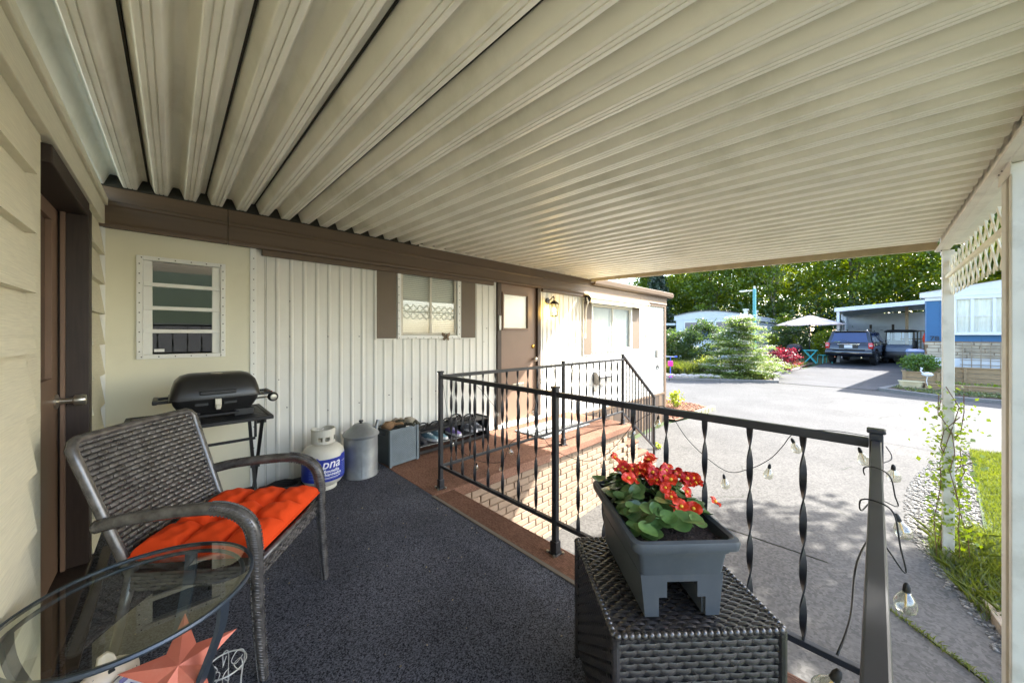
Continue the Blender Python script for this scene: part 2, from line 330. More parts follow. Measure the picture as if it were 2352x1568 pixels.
def inpoly(p, poly):
    x,y = p; c_ = False; k = len(poly)
    for i in range(k):
        (x1,y1),(x2,y2) = poly[i], poly[i-1]
        if (y1 > y) != (y2 > y) and x < (x2-x1)*(y-y1)/(y2-y1)+x1: c_ = not c_
    return c_
def scatter(poly, n, z=0.):
    xs_ = [p[0] for p in poly]; ys_ = [p[1] for p in poly]; out = []
    while len(out) < n:
        p = (rnd.uniform(min(xs_),max(xs_)), rnd.uniform(min(ys_),max(ys_)))
        if inpoly(p, poly): out.append((p[0],p[1],gz(p[0])+z))
    return out
GRAV = [(3.0,-.56),(4.15,-.54),(4.62,-.40),(5.55,-.22),(6.6,-.24),(7.3,-.32),(8.6,-.60),(9.3,-.93),(9.7,-1.1),(8.4,-.98),(6.9,-.85),(5.6,-.9),(4.5,-1.1),(3.0,-1.5)]
m_peb = M('gravel_stone', srgb(150,146,138), .9, var=.3, scale=40, detail=1, col2=srgb(96,92,84))
tag(obj('gravel', pebbles('gravel', scatter(GRAV, 5200, .002), .008, .026, m_peb), None), 'loose pale gravel stones between concrete and lawn', 'gravel', kind='stuff')
def blades(name, pts, h0, h1, wd, mat, lean=.35):
    p = np.asarray(pts, float); n = len(p); a = rng.random(n)*6.28; h = h0+(h1-h0)*rng.random(n); wv = np.stack([np.cos(a)*wd, np.sin(a)*wd, np.zeros(n)],1)
    ln = rng.normal(size=(n,2))*lean*h[:,None]; tip = p+np.stack([ln[:,0],ln[:,1],h],1); mid = p+np.stack([ln[:,0]*.35,ln[:,1]*.35,h*.55],1)
    v = np.stack([p-wv,p+wv,mid+wv*.7,tip,mid-wv*.7],1).reshape(-1,3); i = 5*np.arange(n)[:,None]
    return npmesh(name, v, i+np.array([[0,1,2,3,4]]), mat)
LAWN = [(5.2,-.74),(9.75,-1.10),(9.9,-2.2),(9.95,-3.2),(5.0,-1.6)]
tag(obj('lawn_grass', blades('lawn_grass', scatter(LAWN, 42000, .0), .03, .075, .0035, m_grass), None), 'short green lawn grass right of the driveway', 'grass', kind='stuff')
wd_ = scatter([(4.3,-.55),(5.2,-.35),(5.75,-.42),(6.1,-.8),(5.2,-1.1),(4.4,-.95)], 2600, 0)
tag(obj('weeds', blades('weeds', wd_, .05, .17, .005, m_grass, .6), None), 'tufts of long grass and weeds around the post foot', 'weeds', kind='stuff')
jw = [(4.36+ (3.41-4.36)*t+rnd.gauss(0,.012), .31+(-.62-.31)*t+rnd.gauss(0,.012), gz(4)) for t in [rnd.random()**.7 for _ in range(500)] if t > .35]
tag(obj('joint_weeds', blades('joint_weeds', jw, .012, .04, .003, m_grass, .7), None), 'low moss and grass growing in the slab joint', 'weeds', kind='stuff')
# timber edging board at the near corner
m_timber = M('weathered_timber', srgb(150,134,112), .85, var=.2, scale=5, stretch=(4,40,40), bump=.4, bscale=30)
tag(obj('timber_edging', MB().bar((3.0,-.78,-.87),(4.5,-.60,-.86),.07,.13), m_timber, bevel=.006), 'weathered timber edging board along the gravel bed', 'edging')
# far kerbs
m_kerb = concrete('kerb_concrete', (.16,.154,.145), .12, .2)
def kerb(name, pts, label, wd=.16, ht=.12):
    mb = MB()
    for a,b in zip(pts, pts[1:]): mb.bar((a[0],a[1],gz(a[0])+ht/2-.03),(b[0],b[1],gz(b[0])+ht/2-.03),wd,ht)
    o = obj(name, mb, m_kerb, bevel=.015); tag(o, kind='structure'); return o
kerb('kerb', [(14.4,9),(14.7,5.9),(15.4,4.62),(16.38,2.62),(18.85,3.05),(21.9,2.55)], '')
kerb('kerb', [(15.78,-14),(15.78,-1.35),(16.5,-.1),(18.9,-.92)], '')
# back garden beds across the lane
m_mulch = M('bark_mulch', srgb(120,84,62), .95, var=.4, scale=40, bump=1, bscale=45)
polysheet('garden_bed', [(14.8,6.1),(15.5,4.75),(16.45,2.75),(18.8,3.15),(21.9,2.65),(25,2.3),(24.8,6.0),(22,9),(14.7,9)], .07, m_soil)
polysheet('planting_bank', [(15.9,-14),(15.9,-1.4),(16.6,-.25),(18.6,-.9),(18.9,-14)], .07, m_soil)
# ------------------------------------------------------------------ deck and landing
deck = MB().mm(-.46,1.62,-.05,3.50,-.12,-.012)
tag(obj('deck_floor', deck, m_kerb), kind='structure')
tag(obj('deck_base', MB().mm(-.40,1.56,.0,2.5,-1.0,-.12), m_brick), kind='structure')
tag(obj('carpet', MB().mm(-.345,1.44,-.03,3.475,-.012,.0), m_carpet), 'charcoal flecked carpet covering the deck floor', 'carpet')
landing_z = 0
tag(obj('landing_floor', MB().mm(1.44,4.62,2.36,3.475,-.09,-.003), m_rust, bevel=.012), kind='structure')
m_mstrip = M('dull_metal', srgb(112,104,92), .6, metal=.3)
e_ = thing('deck_edging', 'ribbed terracotta carpet strip along the deck edge under the railing', 'edging', (1.53,1.2,0))
obj('runner', MB().mm(1.445,1.635,-.06,2.357,-.09,-.004), m_rust, e_, bevel=.012)
obj('metal_strip', MB().mm(1.425,1.45,-.03,2.36,-.006,.004), m_mstrip, e_, bevel=.001)
for i in range(17):   # grooves of the ribbed runner are raised cords
    x = 1.458+i*.0098
    obj('cord', MB().mm(x,x+.006,-.055,2.35,-.004,-.001), m_rust, e_)
# brick landing wall with single bricks
bw = thing('brick_landing', 'tan painted brick wall under the door landing, with brick steps', 'brick wall', (3.1,2.42,-.95))
obj('core', MB().mm(1.6,4.56,2.418,3.47,-1.0,-.092), m_mortar, bw)
BL, BH, BG = .195, .058, .009
brick_me = mesh('brick', MB().mm(0,BL,0,.02,0,BH), m_brick, bevel=.004, seg=1)
half_me = mesh('brick', MB().mm(0,.093,0,.02,0,BH), m_brick, bevel=.004, seg=1)
ncount = 0
def course(x0, x1, z, y, odd, par):
    x = x0
    if odd: 
        o = obj('brick', half_me, None, par); o.location = Vector((x, y+rnd.uniform(-.003,.003), z))-par.location; x += .093+BG
    while x+BL <= x1+.02:
        o = obj('brick', brick_me, None, par); o.location = Vector((x, y+rnd.uniform(-.003,.003), z+rnd.uniform(-.001,.001)))-par.location; x += BL+BG
    if x1-x > .06:
        o = obj('brick', half_me, None, par); o.location = Vector((x1-.095, y-.004, z))-par.location
for r in range(12):
    z = -.165-r*(BH+BG); course(1.64, 4.54, z, 2.402, r % 2, bw)
# steps going down along X
for k in range(3):
    x0 = 4.56+.30*k; top = -.09-.21*(k+1)+.0
    obj('step_core', MB().mm(x0,x0+.30,2.418,3.30,-1.0,top-.03), m_mortar, bw)
    obj('tread', MB().mm(x0-.01,x0+.315,2.395,3.31,top-.028,top+.012), m_rust, bw, bevel=.01)
    z = top-.1; r = 0
    while z > gz(x0)-.05:
        course(x0+.004, x0+.297, z, 2.402, (r+k) % 2, bw); z -= BH+BG; r += 1
# ------------------------------------------------------------------ the mobile home
WY = 3.48
H = thing('mobile_home', 'long cream mobile home with brown trim and brown front door', 'house', (4.0,WY+.2,-.9))
def siding(x0, x1, z0, z1):
    mb = MB(); prof = []; x = x0; P = .1
    while x < x1-1e-6:
        for dx, dy in ((0,0),(.058,0),(.064,-.007),(.072,-.011),(.080,-.011),(.088,-.007),(.094,0)):
            if x+dx < x1: prof.append((x+dx, dy))
        x += P
    prof.append((x1,0))
    mb.strip(prof, lambda p,e: (p[0], WY+p[1]-.001, z0 if e == 0 else z1))
    return obj('siding_panel', mb, m_siding, H, smooth=True)
ZT = 1.93
siding(.485,.555,0,ZT); siding(.557,1.375,0,ZT+.02); siding(1.377,1.69,0,ZT)
siding(1.69,2.235,0,1.205); siding(2.237,2.468,0,1.205); siding(2.468,3.07,0,ZT)
siding(3.93,4.57,-.02,ZT); siding(4.572,5.28,-.09,ZT); siding(5.28,5.98,-.09,.945); siding(5.982,6.71,-.09,.945)
siding(5.28,6.71,1.80,ZT); siding(6.71,7.5,-.09,ZT); siding(7.502,8.30,-.09,ZT)
for (x,z) in ((.72,1.52),(.72,1.22),(.70,.62),(1.02,1.22),(1.02,.55),(1.3,1.22),(1.3,.58),(.64,.86),(1.6,.62),(1.85,.55),(2.15,.6),(2.9,1.32),(2.85,1.15),(2.35,.5),(4.3,.4),(4.9,.5)):
    obj('screw', MB().cyl((x,WY-.016,z),(x,WY,z),.004,6), m_screw, H)
# smooth cream panel with louvre window
def holed(x0,x1,z0,z1,a0,a1,b0,b1,y,th,name,mat,par):
    mb = MB(); mb.mm(x0,a0,y,y+th,z0,z1); mb.mm(a1,x1,y,y+th,z0,z1); mb.mm(a0,a1,y,y+th,z0,b0); mb.mm(a0,a1,y,y+th,b1,z1); return obj(name,mb,mat,par)
holed(-.32,.445,0.02,1.93,-.165,.28,1.08,1.76,WY-.012,.012,'cream_panel',m_panel,H)
pt = MB(); pt.mm(-.34,-.312,WY-.022,WY-.013,0,1.945); pt.mm(.445,.485,WY-.022,WY-.002,0,1.95); pt.mm(-.312,.445,WY-.022,WY-.0125,1.925,1.95)
obj('panel_trim', pt, m_white, H, bevel=.002)
for i in range(22): obj('screw', MB().cyl((.468,WY-.026,.08+i*.084),(.468,WY-.02,.08+i*.084),.004,6), m_screw, H)
for i in range(9): obj('screw', MB().cyl((-.25+i*.083,WY-.026,1.937),(-.25+i*.083,WY-.02,1.937),.004,6), m_screw, H)
obj('base_trim', MB().mm(-.33,.5,WY-.02,WY,.0,.02), m_white, H)
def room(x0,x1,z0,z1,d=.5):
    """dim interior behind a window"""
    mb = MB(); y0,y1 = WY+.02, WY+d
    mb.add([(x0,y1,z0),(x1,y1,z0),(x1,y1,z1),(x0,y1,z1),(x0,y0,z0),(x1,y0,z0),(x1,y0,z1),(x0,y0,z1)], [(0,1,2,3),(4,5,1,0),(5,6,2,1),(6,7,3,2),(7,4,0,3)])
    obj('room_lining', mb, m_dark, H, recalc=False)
lw = obj('louvre_window', MB().frame(-.175,.292,1.068,1.772,.03,WY-.03,WY+.03), m_white, H, bevel=.003)
W2 = lambda n,mb,m,**k: obj(n,mb,m,lw,**k)
ib = MB(); ib.mm(-.145,-.098,WY-.012,WY+.01,1.098,1.742); ib.mm(.215,.262,WY-.012,WY+.01,1.098,1.742); W2('side_rail', ib, m_white, bevel=.003)
for k in range(4):
    z0 = 1.10+k*.16
    pane = MB().add([(-.10,WY-.004,z0+.012),(.218,WY-.004,z0+.012),(.218,WY-.014,z0+.158),(-.10,WY-.014,z0+.158)],[(0,1,2,3)])
    W2('pane', pane, m_glassd)
    if k: W2('louvre_rail', MB().mm(-.14,.258,WY-.032,WY-.004,z0-.014,z0+.012), m_white, bevel=.002)
for z in (1.757,1.083):
    for i in range(6): W2('screw', MB().cyl((-.15+i*.083,WY-.034,z),(-.15+i*.083,WY-.028,z),.004,6), m_screw)
for x in (-.16,.277):
    for i in range(10): W2('screw', MB().cyl((x,WY-.034,1.12+i*.066),(x,WY-.028,1.12+i*.066),.004,6), m_screw)
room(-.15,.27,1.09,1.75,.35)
W2('sticker', MB().mm(-.09,-.04,WY-.009,WY-.0075,1.115,1.135), m_white)
# sliding windows with blinds
def slider(x0,x1,z0,z1,name):
    fr = MB().frame(x0,x1,z0,z1,.038,WY-.032,WY+.02)
    o = obj(name, fr, m_white, H, bevel=.003); xm = (x0+x1)/2
    obj('sash', MB().frame(x0+.04,xm+.016,z0+.04,z1-.04,.024,WY-.02,WY-.006), m_alu, o, bevel=.002)
    obj('sash', MB().frame(xm-.016,x1-.04,z0+.04,z1-.04,.024,WY-.005,WY+.01), m_alu, o, bevel=.002)
    obj('pane', MB().add([(x0+.06,WY-.012,z0+.06),(xm,WY-.012,z0+.06),(xm,WY-.012,z1-.06),(x0+.06,WY-.012,z1-.06)],[(0,1,2,3)]), m_glass, o)
    obj('pane', MB().add([(xm,WY+.003,z0+.06),(x1-.06,WY+.003,z0+.06),(x1-.06,WY+.003,z1-.06),(xm,WY+.003,z1-.06)],[(0,1,2,3)]), m_glass, o)
    bl = MB(); z = z0+.05
    while z < z1-.05:
        bl.add([(x0+.03,WY+.030,z),(x1-.03,WY+.030,z),(x1-.03,WY+.037,z+.0195),(x0+.03,WY+.037,z+.0195)],[(0,1,2,3)]); z += .021
    tag(obj('blind', bl, m_blind, o), kind='stuff')
    for i in range(9):
        t = i/8
        for z in (z0+.012,z1-.012): obj('screw', MB().cyl((x0+.02+(x1-x0-.04)*t,WY-.036,z),(x0+.02+(x1-x0-.04)*t,WY-.03,z),.004,6), m_screw, o)
        for x in (x0+.012,x1-.012): obj('screw', MB().cyl((x,WY-.036,z0+.05+(z1-z0-.1)*t),(x,WY-.03,z0+.05+(z1-z0-.1)*t),.004,6), m_screw, o)
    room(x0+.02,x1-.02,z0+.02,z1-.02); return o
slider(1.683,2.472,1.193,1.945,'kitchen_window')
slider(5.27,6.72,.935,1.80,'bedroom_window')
for (a,b,z0,z1) in ((1.462,1.668,1.20,1.99),(2.488,2.70,1.20,1.97),(5.03,5.255,.90,1.80),(6.735,7.05,.95,1.80)):
    sh = obj('shutter', MB().mm(a,b,WY-.034,WY-.012,z0,z1), m_shutter, H, bevel=.004)
    obj('shutter_edge', MB().mm(a-.014,a,WY-.03,WY-.012,z0-.014,z1), m_siding, H); obj('shutter_edge', MB().mm(a,b,WY-.03,WY-.012,z0-.014,z0-.001), m_siding, H)
# brown front door
dr = obj('front_door', MB().mm(3.14,3.19,WY+.01,WY+.045,0.05,1.95).mm(3.68,3.86,WY+.01,WY+.045,.05,1.95).mm(3.19,3.68,WY+.01,WY+.045,.05,1.315).mm(3.19,3.68,WY+.01,WY+.045,1.80,1.95), m_door, H)
obj('window_frame', MB().frame(3.175,3.695,1.30,1.815,.03,WY-.012,WY+.02), m_door, dr, bevel=.006)
obj('pane', MB().add([(3.2,WY+.012,1.32),(3.67,WY+.012,1.32),(3.67,WY+.012,1.80),(3.2,WY+.012,1.80)],[(0,1,2,3)]), glassmat('door_glass',(.9,.92,.9),1.5,.25,.05), dr)
obj('blind_sheet', MB().mm(3.19,3.68,WY+.03,WY+.036,1.315,1.80), m_blind, dr)
obj('door_knob', MB().lathe([(.005,0),(.012,-.004),(.012,-.035),(.03,-.045),(.034,-.062),(.026,-.078),(.004,-.082)],14,(3.79,WY+.01,.885),'Y'), m_steel, dr, smooth='all')
obj('deadbolt', MB().lathe([(.03,0),(.03,-.014),(.022,-.02),(.004,-.022)],14,(3.79,WY+.01,1.07),'Y'), m_brass, dr, smooth=True)
obj('letter_slot', MB().mm(3.38,3.60,WY+.0,WY+.012,.47,.56), m_steel, dr, bevel=.003)
jm = MB(); jm.mm(3.07,3.14,WY-.03,WY+.05,0.0,1.965); jm.mm(3.86,3.93,WY-.03,WY+.05,0,1.965); jm.mm(3.14,3.86,WY-.03,WY+.05,1.95,1.985)
obj('door_frame', jm, m_brownd, H, bevel=.004)
obj('threshold', MB().mm(3.07,3.93,WY-.05,WY+.03,-.002,.05), m_white, H, bevel=.006)
obj('back_wall', MB().mm(3.1,3.9,WY+.05,WY+.06,0,2.0), m_brownd, H)
# fascia boards (brown), four lengths butted end to end
def fascia(x0,x1):
    pr = [(WY-.002,1.925),(WY-.058,1.925),(WY-.064,1.945),(WY-.058,1.965),(WY-.058,2.06),(WY-.066,2.07),(WY-.066,2.085),(WY-.058,2.095),(WY-.058,2.185),(WY-.002,2.185)]
    o = obj('fascia_board', MB().prism(pr, x0, x1, 'X'), m_brown, H); return o
for a,b in ((-.335,.303),(.307,3.678),(3.682,7.048),(7.052,8.36)): fascia(a,b)
obj('fascia_trim', MB().mm(.52,2.99,WY-.05,WY-.013,1.875,1.923), m_brown, H, bevel=.004)
obj('fascia_trim', MB().mm(3.95,8.3,WY-.05,WY-.013,1.88,1.923), m_brown, H, bevel=.004)
# outdoor part of the roof: gutter, eave
gp = [(WY-.06,2.10),(WY-.12,2.10),(WY-.14,2.13),(WY-.15,2.195),(WY-.138,2.195),(WY-.125,2.14),(WY-.06,2.14)]
obj('gutter', MB().prism(gp, 5.22, 8.55, 'X'), m_brown, H)
obj('roof', MB().add([(-.5,WY-.04,2.215),(8.55,WY-.1,2.215),(8.55,WY+4.2,2.25),(-.5,WY+4.2,2.25),(-.5,WY-.04,2.19),(8.55,WY-.1,2.19),(8.55,WY+4.2,2.19),(-.5,WY+4.2,2.19)],[(0,1,2,3),(7,6,5,4),(0,4,5,1),(1,5,6,2),(2,6,7,3),(3,7,4,0)]), m_alu, H)
obj('roof_edge', MB().mm(5.22,8.56,WY-.128,WY-.10,2.188,2.222), m_brown, H, bevel=.004)
obj('corner_post', MB().mm(8.30,8.40,WY-.03,WY+.06,-.75,2.19), m_brown, H, bevel=.006)
obj('end_wall', MB().mm(8.30,8.36,WY+.06,WY+4.1,-.75,2.24), m_siding, H)
obj('end_fascia', MB().mm(8.362,8.42,WY+.06,WY+4.1,1.95,2.2), m_brown, H)
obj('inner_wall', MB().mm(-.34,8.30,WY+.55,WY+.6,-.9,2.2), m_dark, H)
obj('skirt_trim', MB().mm(4.5,8.30,WY-.03,WY,-.14,-.092), m_brown, H, bevel=.004)
for i in range(26): obj('skirting_board', MB().mm(4.60+i*.143,4.738+i*.143,WY-.02+.004*(i%2),WY+.0,-.92,-.142), m_brownd if i%3 else m_brown, H)
# house number, meter plate
n79 = text_mb('79', .17, .01); n79.xf(Matrix.Translation((7.93,WY-.022,.50)) @ Matrix.Rotation(R(90),4,'X'))
obj('house_number', n79, m_iron, H)
obj('cable_box', MB().mm(7.86,7.95,WY-.06,WY-.012,.72,.90), M('grey_box', srgb(140,138,132), .6), H, bevel=.006)
# ------------------------------------------------------------------ shed wall on the left
SX = -.34
SH = thing('storage_room', 'cream clapboard storage room with dark brown door, at the deck end', 'shed', (SX-.6,1.6,-.1))
zb = [1.744-.19*n for n in range(-1,11)]
def clap(y0,y1,z):
    z0 = max(z,.005); z1 = min(z+.2,1.94)
    if z1-z0 < .03: return
    f = (z0-z)/.2
    pr = [(SX+.026*(1-f)+.004,z0),(SX+.004,z1),(SX-.006,z1),(SX-.006,z0)] 
    obj('clapboard', MB().prism([(p[0],p[1]) for p in pr], y0, y1, 'Y'), m_board, SH)
for z in zb: clap(-.30,1.865,z)
for z in zb: clap(2.985,3.44,z)
obj('frieze_board', MB().mm(SX-.006,SX+.030,-.3,3.455,1.942,2.06), m_board, SH, bevel=.003)
obj('top_moulding', MB().mm(SX-.006,SX+.044,-.3,3.455,2.062,2.11), m_board, SH, bevel=.004)
obj('corner_strip', MB().mm(SX-.006,SX+.020,3.442,3.466,0,1.94), m_white, SH)
obj('door_side_trim', MB().mm(SX-.006,SX+.003,1.867,2.066,0.0,1.94), m_board, SH, bevel=.002)
df = MB(); df.mm(SX-.14,SX-.003,2.068,2.10,0,1.93); df.mm(SX-.14,SX+.024,2.90,2.982,0,1.90); df.mm(SX-.14,SX+.024,2.10,2.90,1.86,1.93)
m_jamb = M('dark_wood_jamb', srgb(50,38,31), .5, var=.3, scale=4, stretch=(20,20,1.5), bump=.2)
obj('door_frame', df, m_jamb, SH, bevel=.004)
obj('door_stop', MB().mm(SX-.07,SX-.055,2.878,2.899,.02,1.86).mm(SX-.07,SX-.055,2.102,2.12,.02,1.86), m_door, SH)
sd = obj('door', MB().mm(SX-.12,SX-.08,2.10,2.22,.03,1.86).mm(SX-.12,SX-.08,2.77,2.90,.03,1.86).mm(SX-.12,SX-.08,2.22,2.77,.03,1.02).mm(SX-.12,SX-.08,2.22,2.77,1.79,1.86), m_door, SH)
obj('door_panel', MB().mm(SX-.115,SX-.10,2.22,2.77,1.02,1.79), M('door_panel_brown', srgb(92,72,56), .5), sd)
kn = MB().lathe([(.036,0),(.036,.008),(.014,.014),(.013,.055),(.026,.062),(.029,.09),(.024,.10),(.003,.102)],16,(SX-.08,2.84,.90),'X')
obj('door_knob', kn, m_steel, sd, smooth=True)
obj('sill', MB().mm(SX-.14,SX+.03,2.07,2.985,-.004,.028), m_jamb, SH, bevel=.006)
obj('floor_threshold', MB().mm(SX+.052,SX+.09,2.05,3.1,0.0,.012), m_jamb, SH)
obj('lintel', MB().mm(SX-.15,SX-.007,1.70,3.44,1.932,2.06), m_board, SH)
obj('rear_block', MB().mm(SX-2.2,SX-.142,-.3,3.44,-.9,2.05), m_panel, SH)
0 and obj('pipe', MB().tube([(SX+.028,2.03,.0),(SX+.028,2.03,.75),(SX+.030,2.03,.9)],.012,8), m_alu, SH, smooth=True)
# ------------------------------------------------------------------ patio cover
PC = thing('patio_cover', 'ribbed metal patio roof with white posts covering the deck and driveway', 'patio cover', (5.2,-.45,-.85))
ZW, ZO, YO, YW = 2.197, 2.098, -.40, WY-.01
def zroof(y): return ZO+(ZW-ZO)*(y-YO)/(YW-YO)
PIT = .1466
def ribprof(x):
    p = [(0,0),(.0145,0),(.0155,.005),(.0185,.005),(.0195,0),(.0355,0),(.0365,.005),(.0395,.005),(.0405,0),(.055,0),
         (.0585,.002),(.0615,.009),(.080,.060),(.084,.067),(.089,.070),(.112,.070),(.117,.067),(.121,.060),(.1401,.009),(.1431,.002)]
    return [(x+a,b) for a,b in p]
XR0 = -.375
nrib = 38
for i in range(0, nrib, 2):
    x = XR0+i*PIT
    pr = [(x-.030,.079),(x-.0245,.060),(x-.0058,.009),(x-.0020,.0015)]+ribprof(x+.001)+ribprof(x+PIT)[:-4]
    mb = MB().strip(pr, lambda p,e: (p[0], YO if e == 0 else YW, zroof(YO if e == 0 else YW)+p[1]))
    obj('roof_pan', mb, m_pan, PC, smooth=True)
    xe = pr[-1][0]
    mb = MB(); mb.mm(xe-.004,xe+.004,YO,YW,0,.014)
    mb.v = [(a,b,zroof(b)+.066+c) for a,b,c in mb.v]
    obj('pan_seam', mb, m_seam, PC)
XE = XR0+nrib*PIT-.02
lid = MB().add([(XR0-.05,YO-.1,zroof(YO)+.095),(XE+.02,YO-.1,zroof(YO)+.095),(XE+.02,YW+.03,zroof(YW)+.095),(XR0-.05,YW+.03,zroof(YW)+.095)],[(0,1,2,3)])
obj('roof_top', lid, m_alu, PC)
eb = MB()
for (dz0,dz1,t0,t1) in ((-.062,.075,0,.045),):
    eb.add([(XE+t0,YO,zroof(YO)+dz0),(XE+t1,YO,zroof(YO)+dz0),(XE+t1,YW-.06,zroof(YW)+dz0+.02),(XE+t0,YW-.06,zroof(YW)+dz0+.02),
            (XE+t0,YO,zroof(YO)+dz1),(XE+t1,YO,zroof(YO)+dz1),(XE+t1,YW-.06,zroof(YW)+dz1),(XE+t0,YW-.06,zroof(YW)+dz1)],[(3,2,1,0),(4,5,6,7),(0,1,5,4),(1,2,6,5),(2,3,7,6),(3,0,4,7)])
obj('end_beam', eb, M('end_beam_paint', srgb(168,152,120), .55, var=.1, scale=8, dirt=.4, dscale=6), PC, bevel=.004)
zz = zroof(YO)
obj('outer_beam', MB().mm(-.6,XE+.08,YO-.075,YO-.02,zz-.075,zz+.065), m_alu, PC, bevel=.005)
obj('beam_lip', MB().mm(-.6,XE+.08,YO-.02,YO+.012,zz-.075,zz-.055), m_alu, PC, bevel=.002)
obj('beam_gutter', MB().mm(-.6,XE+.1,YO-.18,YO-.078,zz-.02,zz+.075), m_alu, PC, bevel=.008)
obj('dark_gap_fill', MB().mm(-.335,5.12,WY-.056,WY-.004,2.188,2.285), m_seam, PC)  # dark strip added at the pan ends: stops light leaks, stands for shaded gaps
def post(x, yb=-.95, dbl=.0):
    zt = zz-.077; y = YO-.066
    a = obj('post', MB().mm(x-.045,x-.038,y-.035,y+.035,gz(x)-.05,zt).mm(x-.038,x-.012,y+.012,y+.020,gz(x)-.05,zt).mm(x-.012,x+.045,y-.035,y+.035,gz(x)-.05,zt), m_alu, PC, bevel=.003)
    obj('bracket', MB().mm(x-.07,x+.07,y+.0355,y+.040,zt-.03,zt+.06), m_alu, a)
    for dx in (-.05,.05):
        for dz in (.0,.03): obj('bolt', MB().cyl((x+dx,y+.040,zt+dz),(x+dx,y+.047,zt+dz),.006,8), m_screw, a)
    return a
XP1, XP2 = 2.83, 5.22
post(XP2)
y = YO-.066
for (x,a,b) in ((XP1,-.055,-.012),(XP1,.045,.13)):
    p_ = obj('post', MB().mm(x+a,x+b,y-.04,y+.035,gz(x)-.05,zz-.077), m_alu, PC, bevel=.004)
obj('post_web', MB().mm(XP1-.012,XP1+.045,y-.02,y-.012,gz(2)-.05,zz-.077), m_alu, PC)
obj('bracket', MB().mm(XP1-.075,XP1+.16,y+.036,y+.040,zz-.13,zz-.01), m_alu, PC)
for dx in (-.05,0,.06,.12): obj('bolt', MB().cyl((XP1+dx,y+.040,zz-.05-.02*(dx>0)),(XP1+dx,y+.047,zz-.05-.02*(dx>0)),.007,8), m_screw, PC)
for x in (-.2,.0): pass
# lattice: single crossed slats in a panel that hangs between the posts
LT = thing('lattice_panel', 'white crossed lattice strip hanging between the two posts', 'lattice', (4.1,y,1.7))
m_lat = M('cream_lattice', srgb(226,218,190), .6, var=.06, dirt=.25, dscale=9)
def lattice(x0,x1,z0,z1,y,T,rail=True,step=.17):
    n = 0; h = z1-z0; x = x0-h
    while x < x1:
        for sgn in (1,-1):
            a = (x, z0) if sgn > 0 else (x+h, z0); b = (x+h, z1) if sgn > 0 else (x, z1)
            t0, t1 = 0., 1.
            for tt, lim in ((0,x0),(1,x1)):
                dx = b[0]-a[0]; t = (lim-a[0])/dx
                if (dx > 0) == (tt == 0): t0 = max(t0,t)
                else: t1 = min(t1,t)
            if t1-t0 > .08:
                p0 = (a[0]+(b[0]-a[0])*t0, y+.005*sgn, a[1]+(b[1]-a[1])*t0); p1 = (a[0]+(b[0]-a[0])*t1, y+.005*sgn, a[1]+(b[1]-a[1])*t1)
                obj('slat', MB().bar(p0,p1,.009,.034,up=(0,1,0)).xf(Matrix.Identity(4)) if False else MB().bar(p0,p1,.027,.006,up=(0,1,0)), m_lat, T); n += 1
        x += step
    if rail: obj('rail', MB().mm(x0,x1,y+.012,y+.032,(z0+z1)/2-.014,(z0+z1)/2+.014), m_lat, T, bevel=.003)
lattice(XP1+.15,XP2-.05,1.60,1.94,y-.01,LT)
# ------------------------------------------------------------------ railings
def twisted(h, wd=.021, th=.005, half=.16, ph=0.):
    mb = MB(); n = int(h/half*8)+1; prof = []
    for i in range(n+1):
        t = i/n; a = math.pi*h*t/half+ph; c_, s_ = math.cos(a), math.sin(a); ww = wd/2
        for sx,sy in ((-1,-1),(1,-1),(1,1),(-1,1)):
            x, y_ = sx*ww, sy*th/2; mb.v.append((x*c_-y_*s_, x*s_+y_*c_, h*t))
    for i in range(n):
        for j in range(4): mb.f.append((i*4+j,i*4+(j+1)%4,i*4+4+(j+1)%4,i*4+4+j))
    mb.f += [(3,2,1,0),(n*4,n*4+1,n*4+2,n*4+3)]
    return mesh('baluster', mb, m_iron, smooth=True)
TW = twisted(.715); TW2 = twisted(.715, ph=.5)
def rpost(T, x, y, z0=0., z1=.93, s_=.031):
    p = obj('post', MB().mm(x-s_/2,x+s_/2,y-s_/2,y+s_/2,z0+.02,z1), m_iron, T, bevel=.003)
    obj('cap', MB().mm(x-s_*.68,x+s_*.68,y-s_*.68,y+s_*.68,z1,z1+.012), m_iron, p, bevel=.004)
    obj('foot', MB().mm(x-.03,x+.03,y-.03,y+.03,z0,z0+.012).mm(x-.022,x+.022,y-.022,y+.022,z0+.012,z0+.075), m_iron, p, bevel=.004)
    for dx,dy in ((-.024,.036),(.024,-.036),(.036,.02),(-.036,-.02)): obj('bolt', MB().cyl((x+dx,y+dy,z0),(x+dx,y+dy,z0+.014),.008,6), m_steel, p)
    return p
RX = 1.56
fr = thing('front_railing', 'black iron railing with twisted bars along the deck edge', 'railing', (RX,1.2,0))
for y_ in (2.445,1.262,.0): rpost(fr, RX, y_, -.003 )
for a,b in ((2.43,1.278),(1.246,.016)):
    obj('top_rail', MB().mm(RX-.014,RX+.014,b,a,.883,.911), m_iron, fr, bevel=.003); obj('bottom_rail', MB().mm(RX-.012,RX+.012,b,a,.165,.187), m_iron, fr, bevel=.002)
for i in range(7):
    o = obj('baluster', TW, None, fr); o.location = Vector((RX,.175+i*.1553,.178))-fr.location; o.rotation_euler[2] = .3*i
for i in range(7):
    o = obj('baluster', TW2, None, fr); o.location = Vector((RX,1.41+i*.1475,.178))-fr.location; o.rotation_euler[2] = .2*i
sr = thing('side_railing', 'black iron railing running back from the corner post beside the planter', 'railing', (.6,0,0))
rpost(sr, -.30, 0., -.0)
obj('top_rail', MB().mm(-.28,1.544,-.011,.011,.885,.9095), m_iron, sr, bevel=.003); obj('bottom_rail', MB().mm(-.28,1.544,-.012,.012,.165,.187), m_iron, sr, bevel=.002)
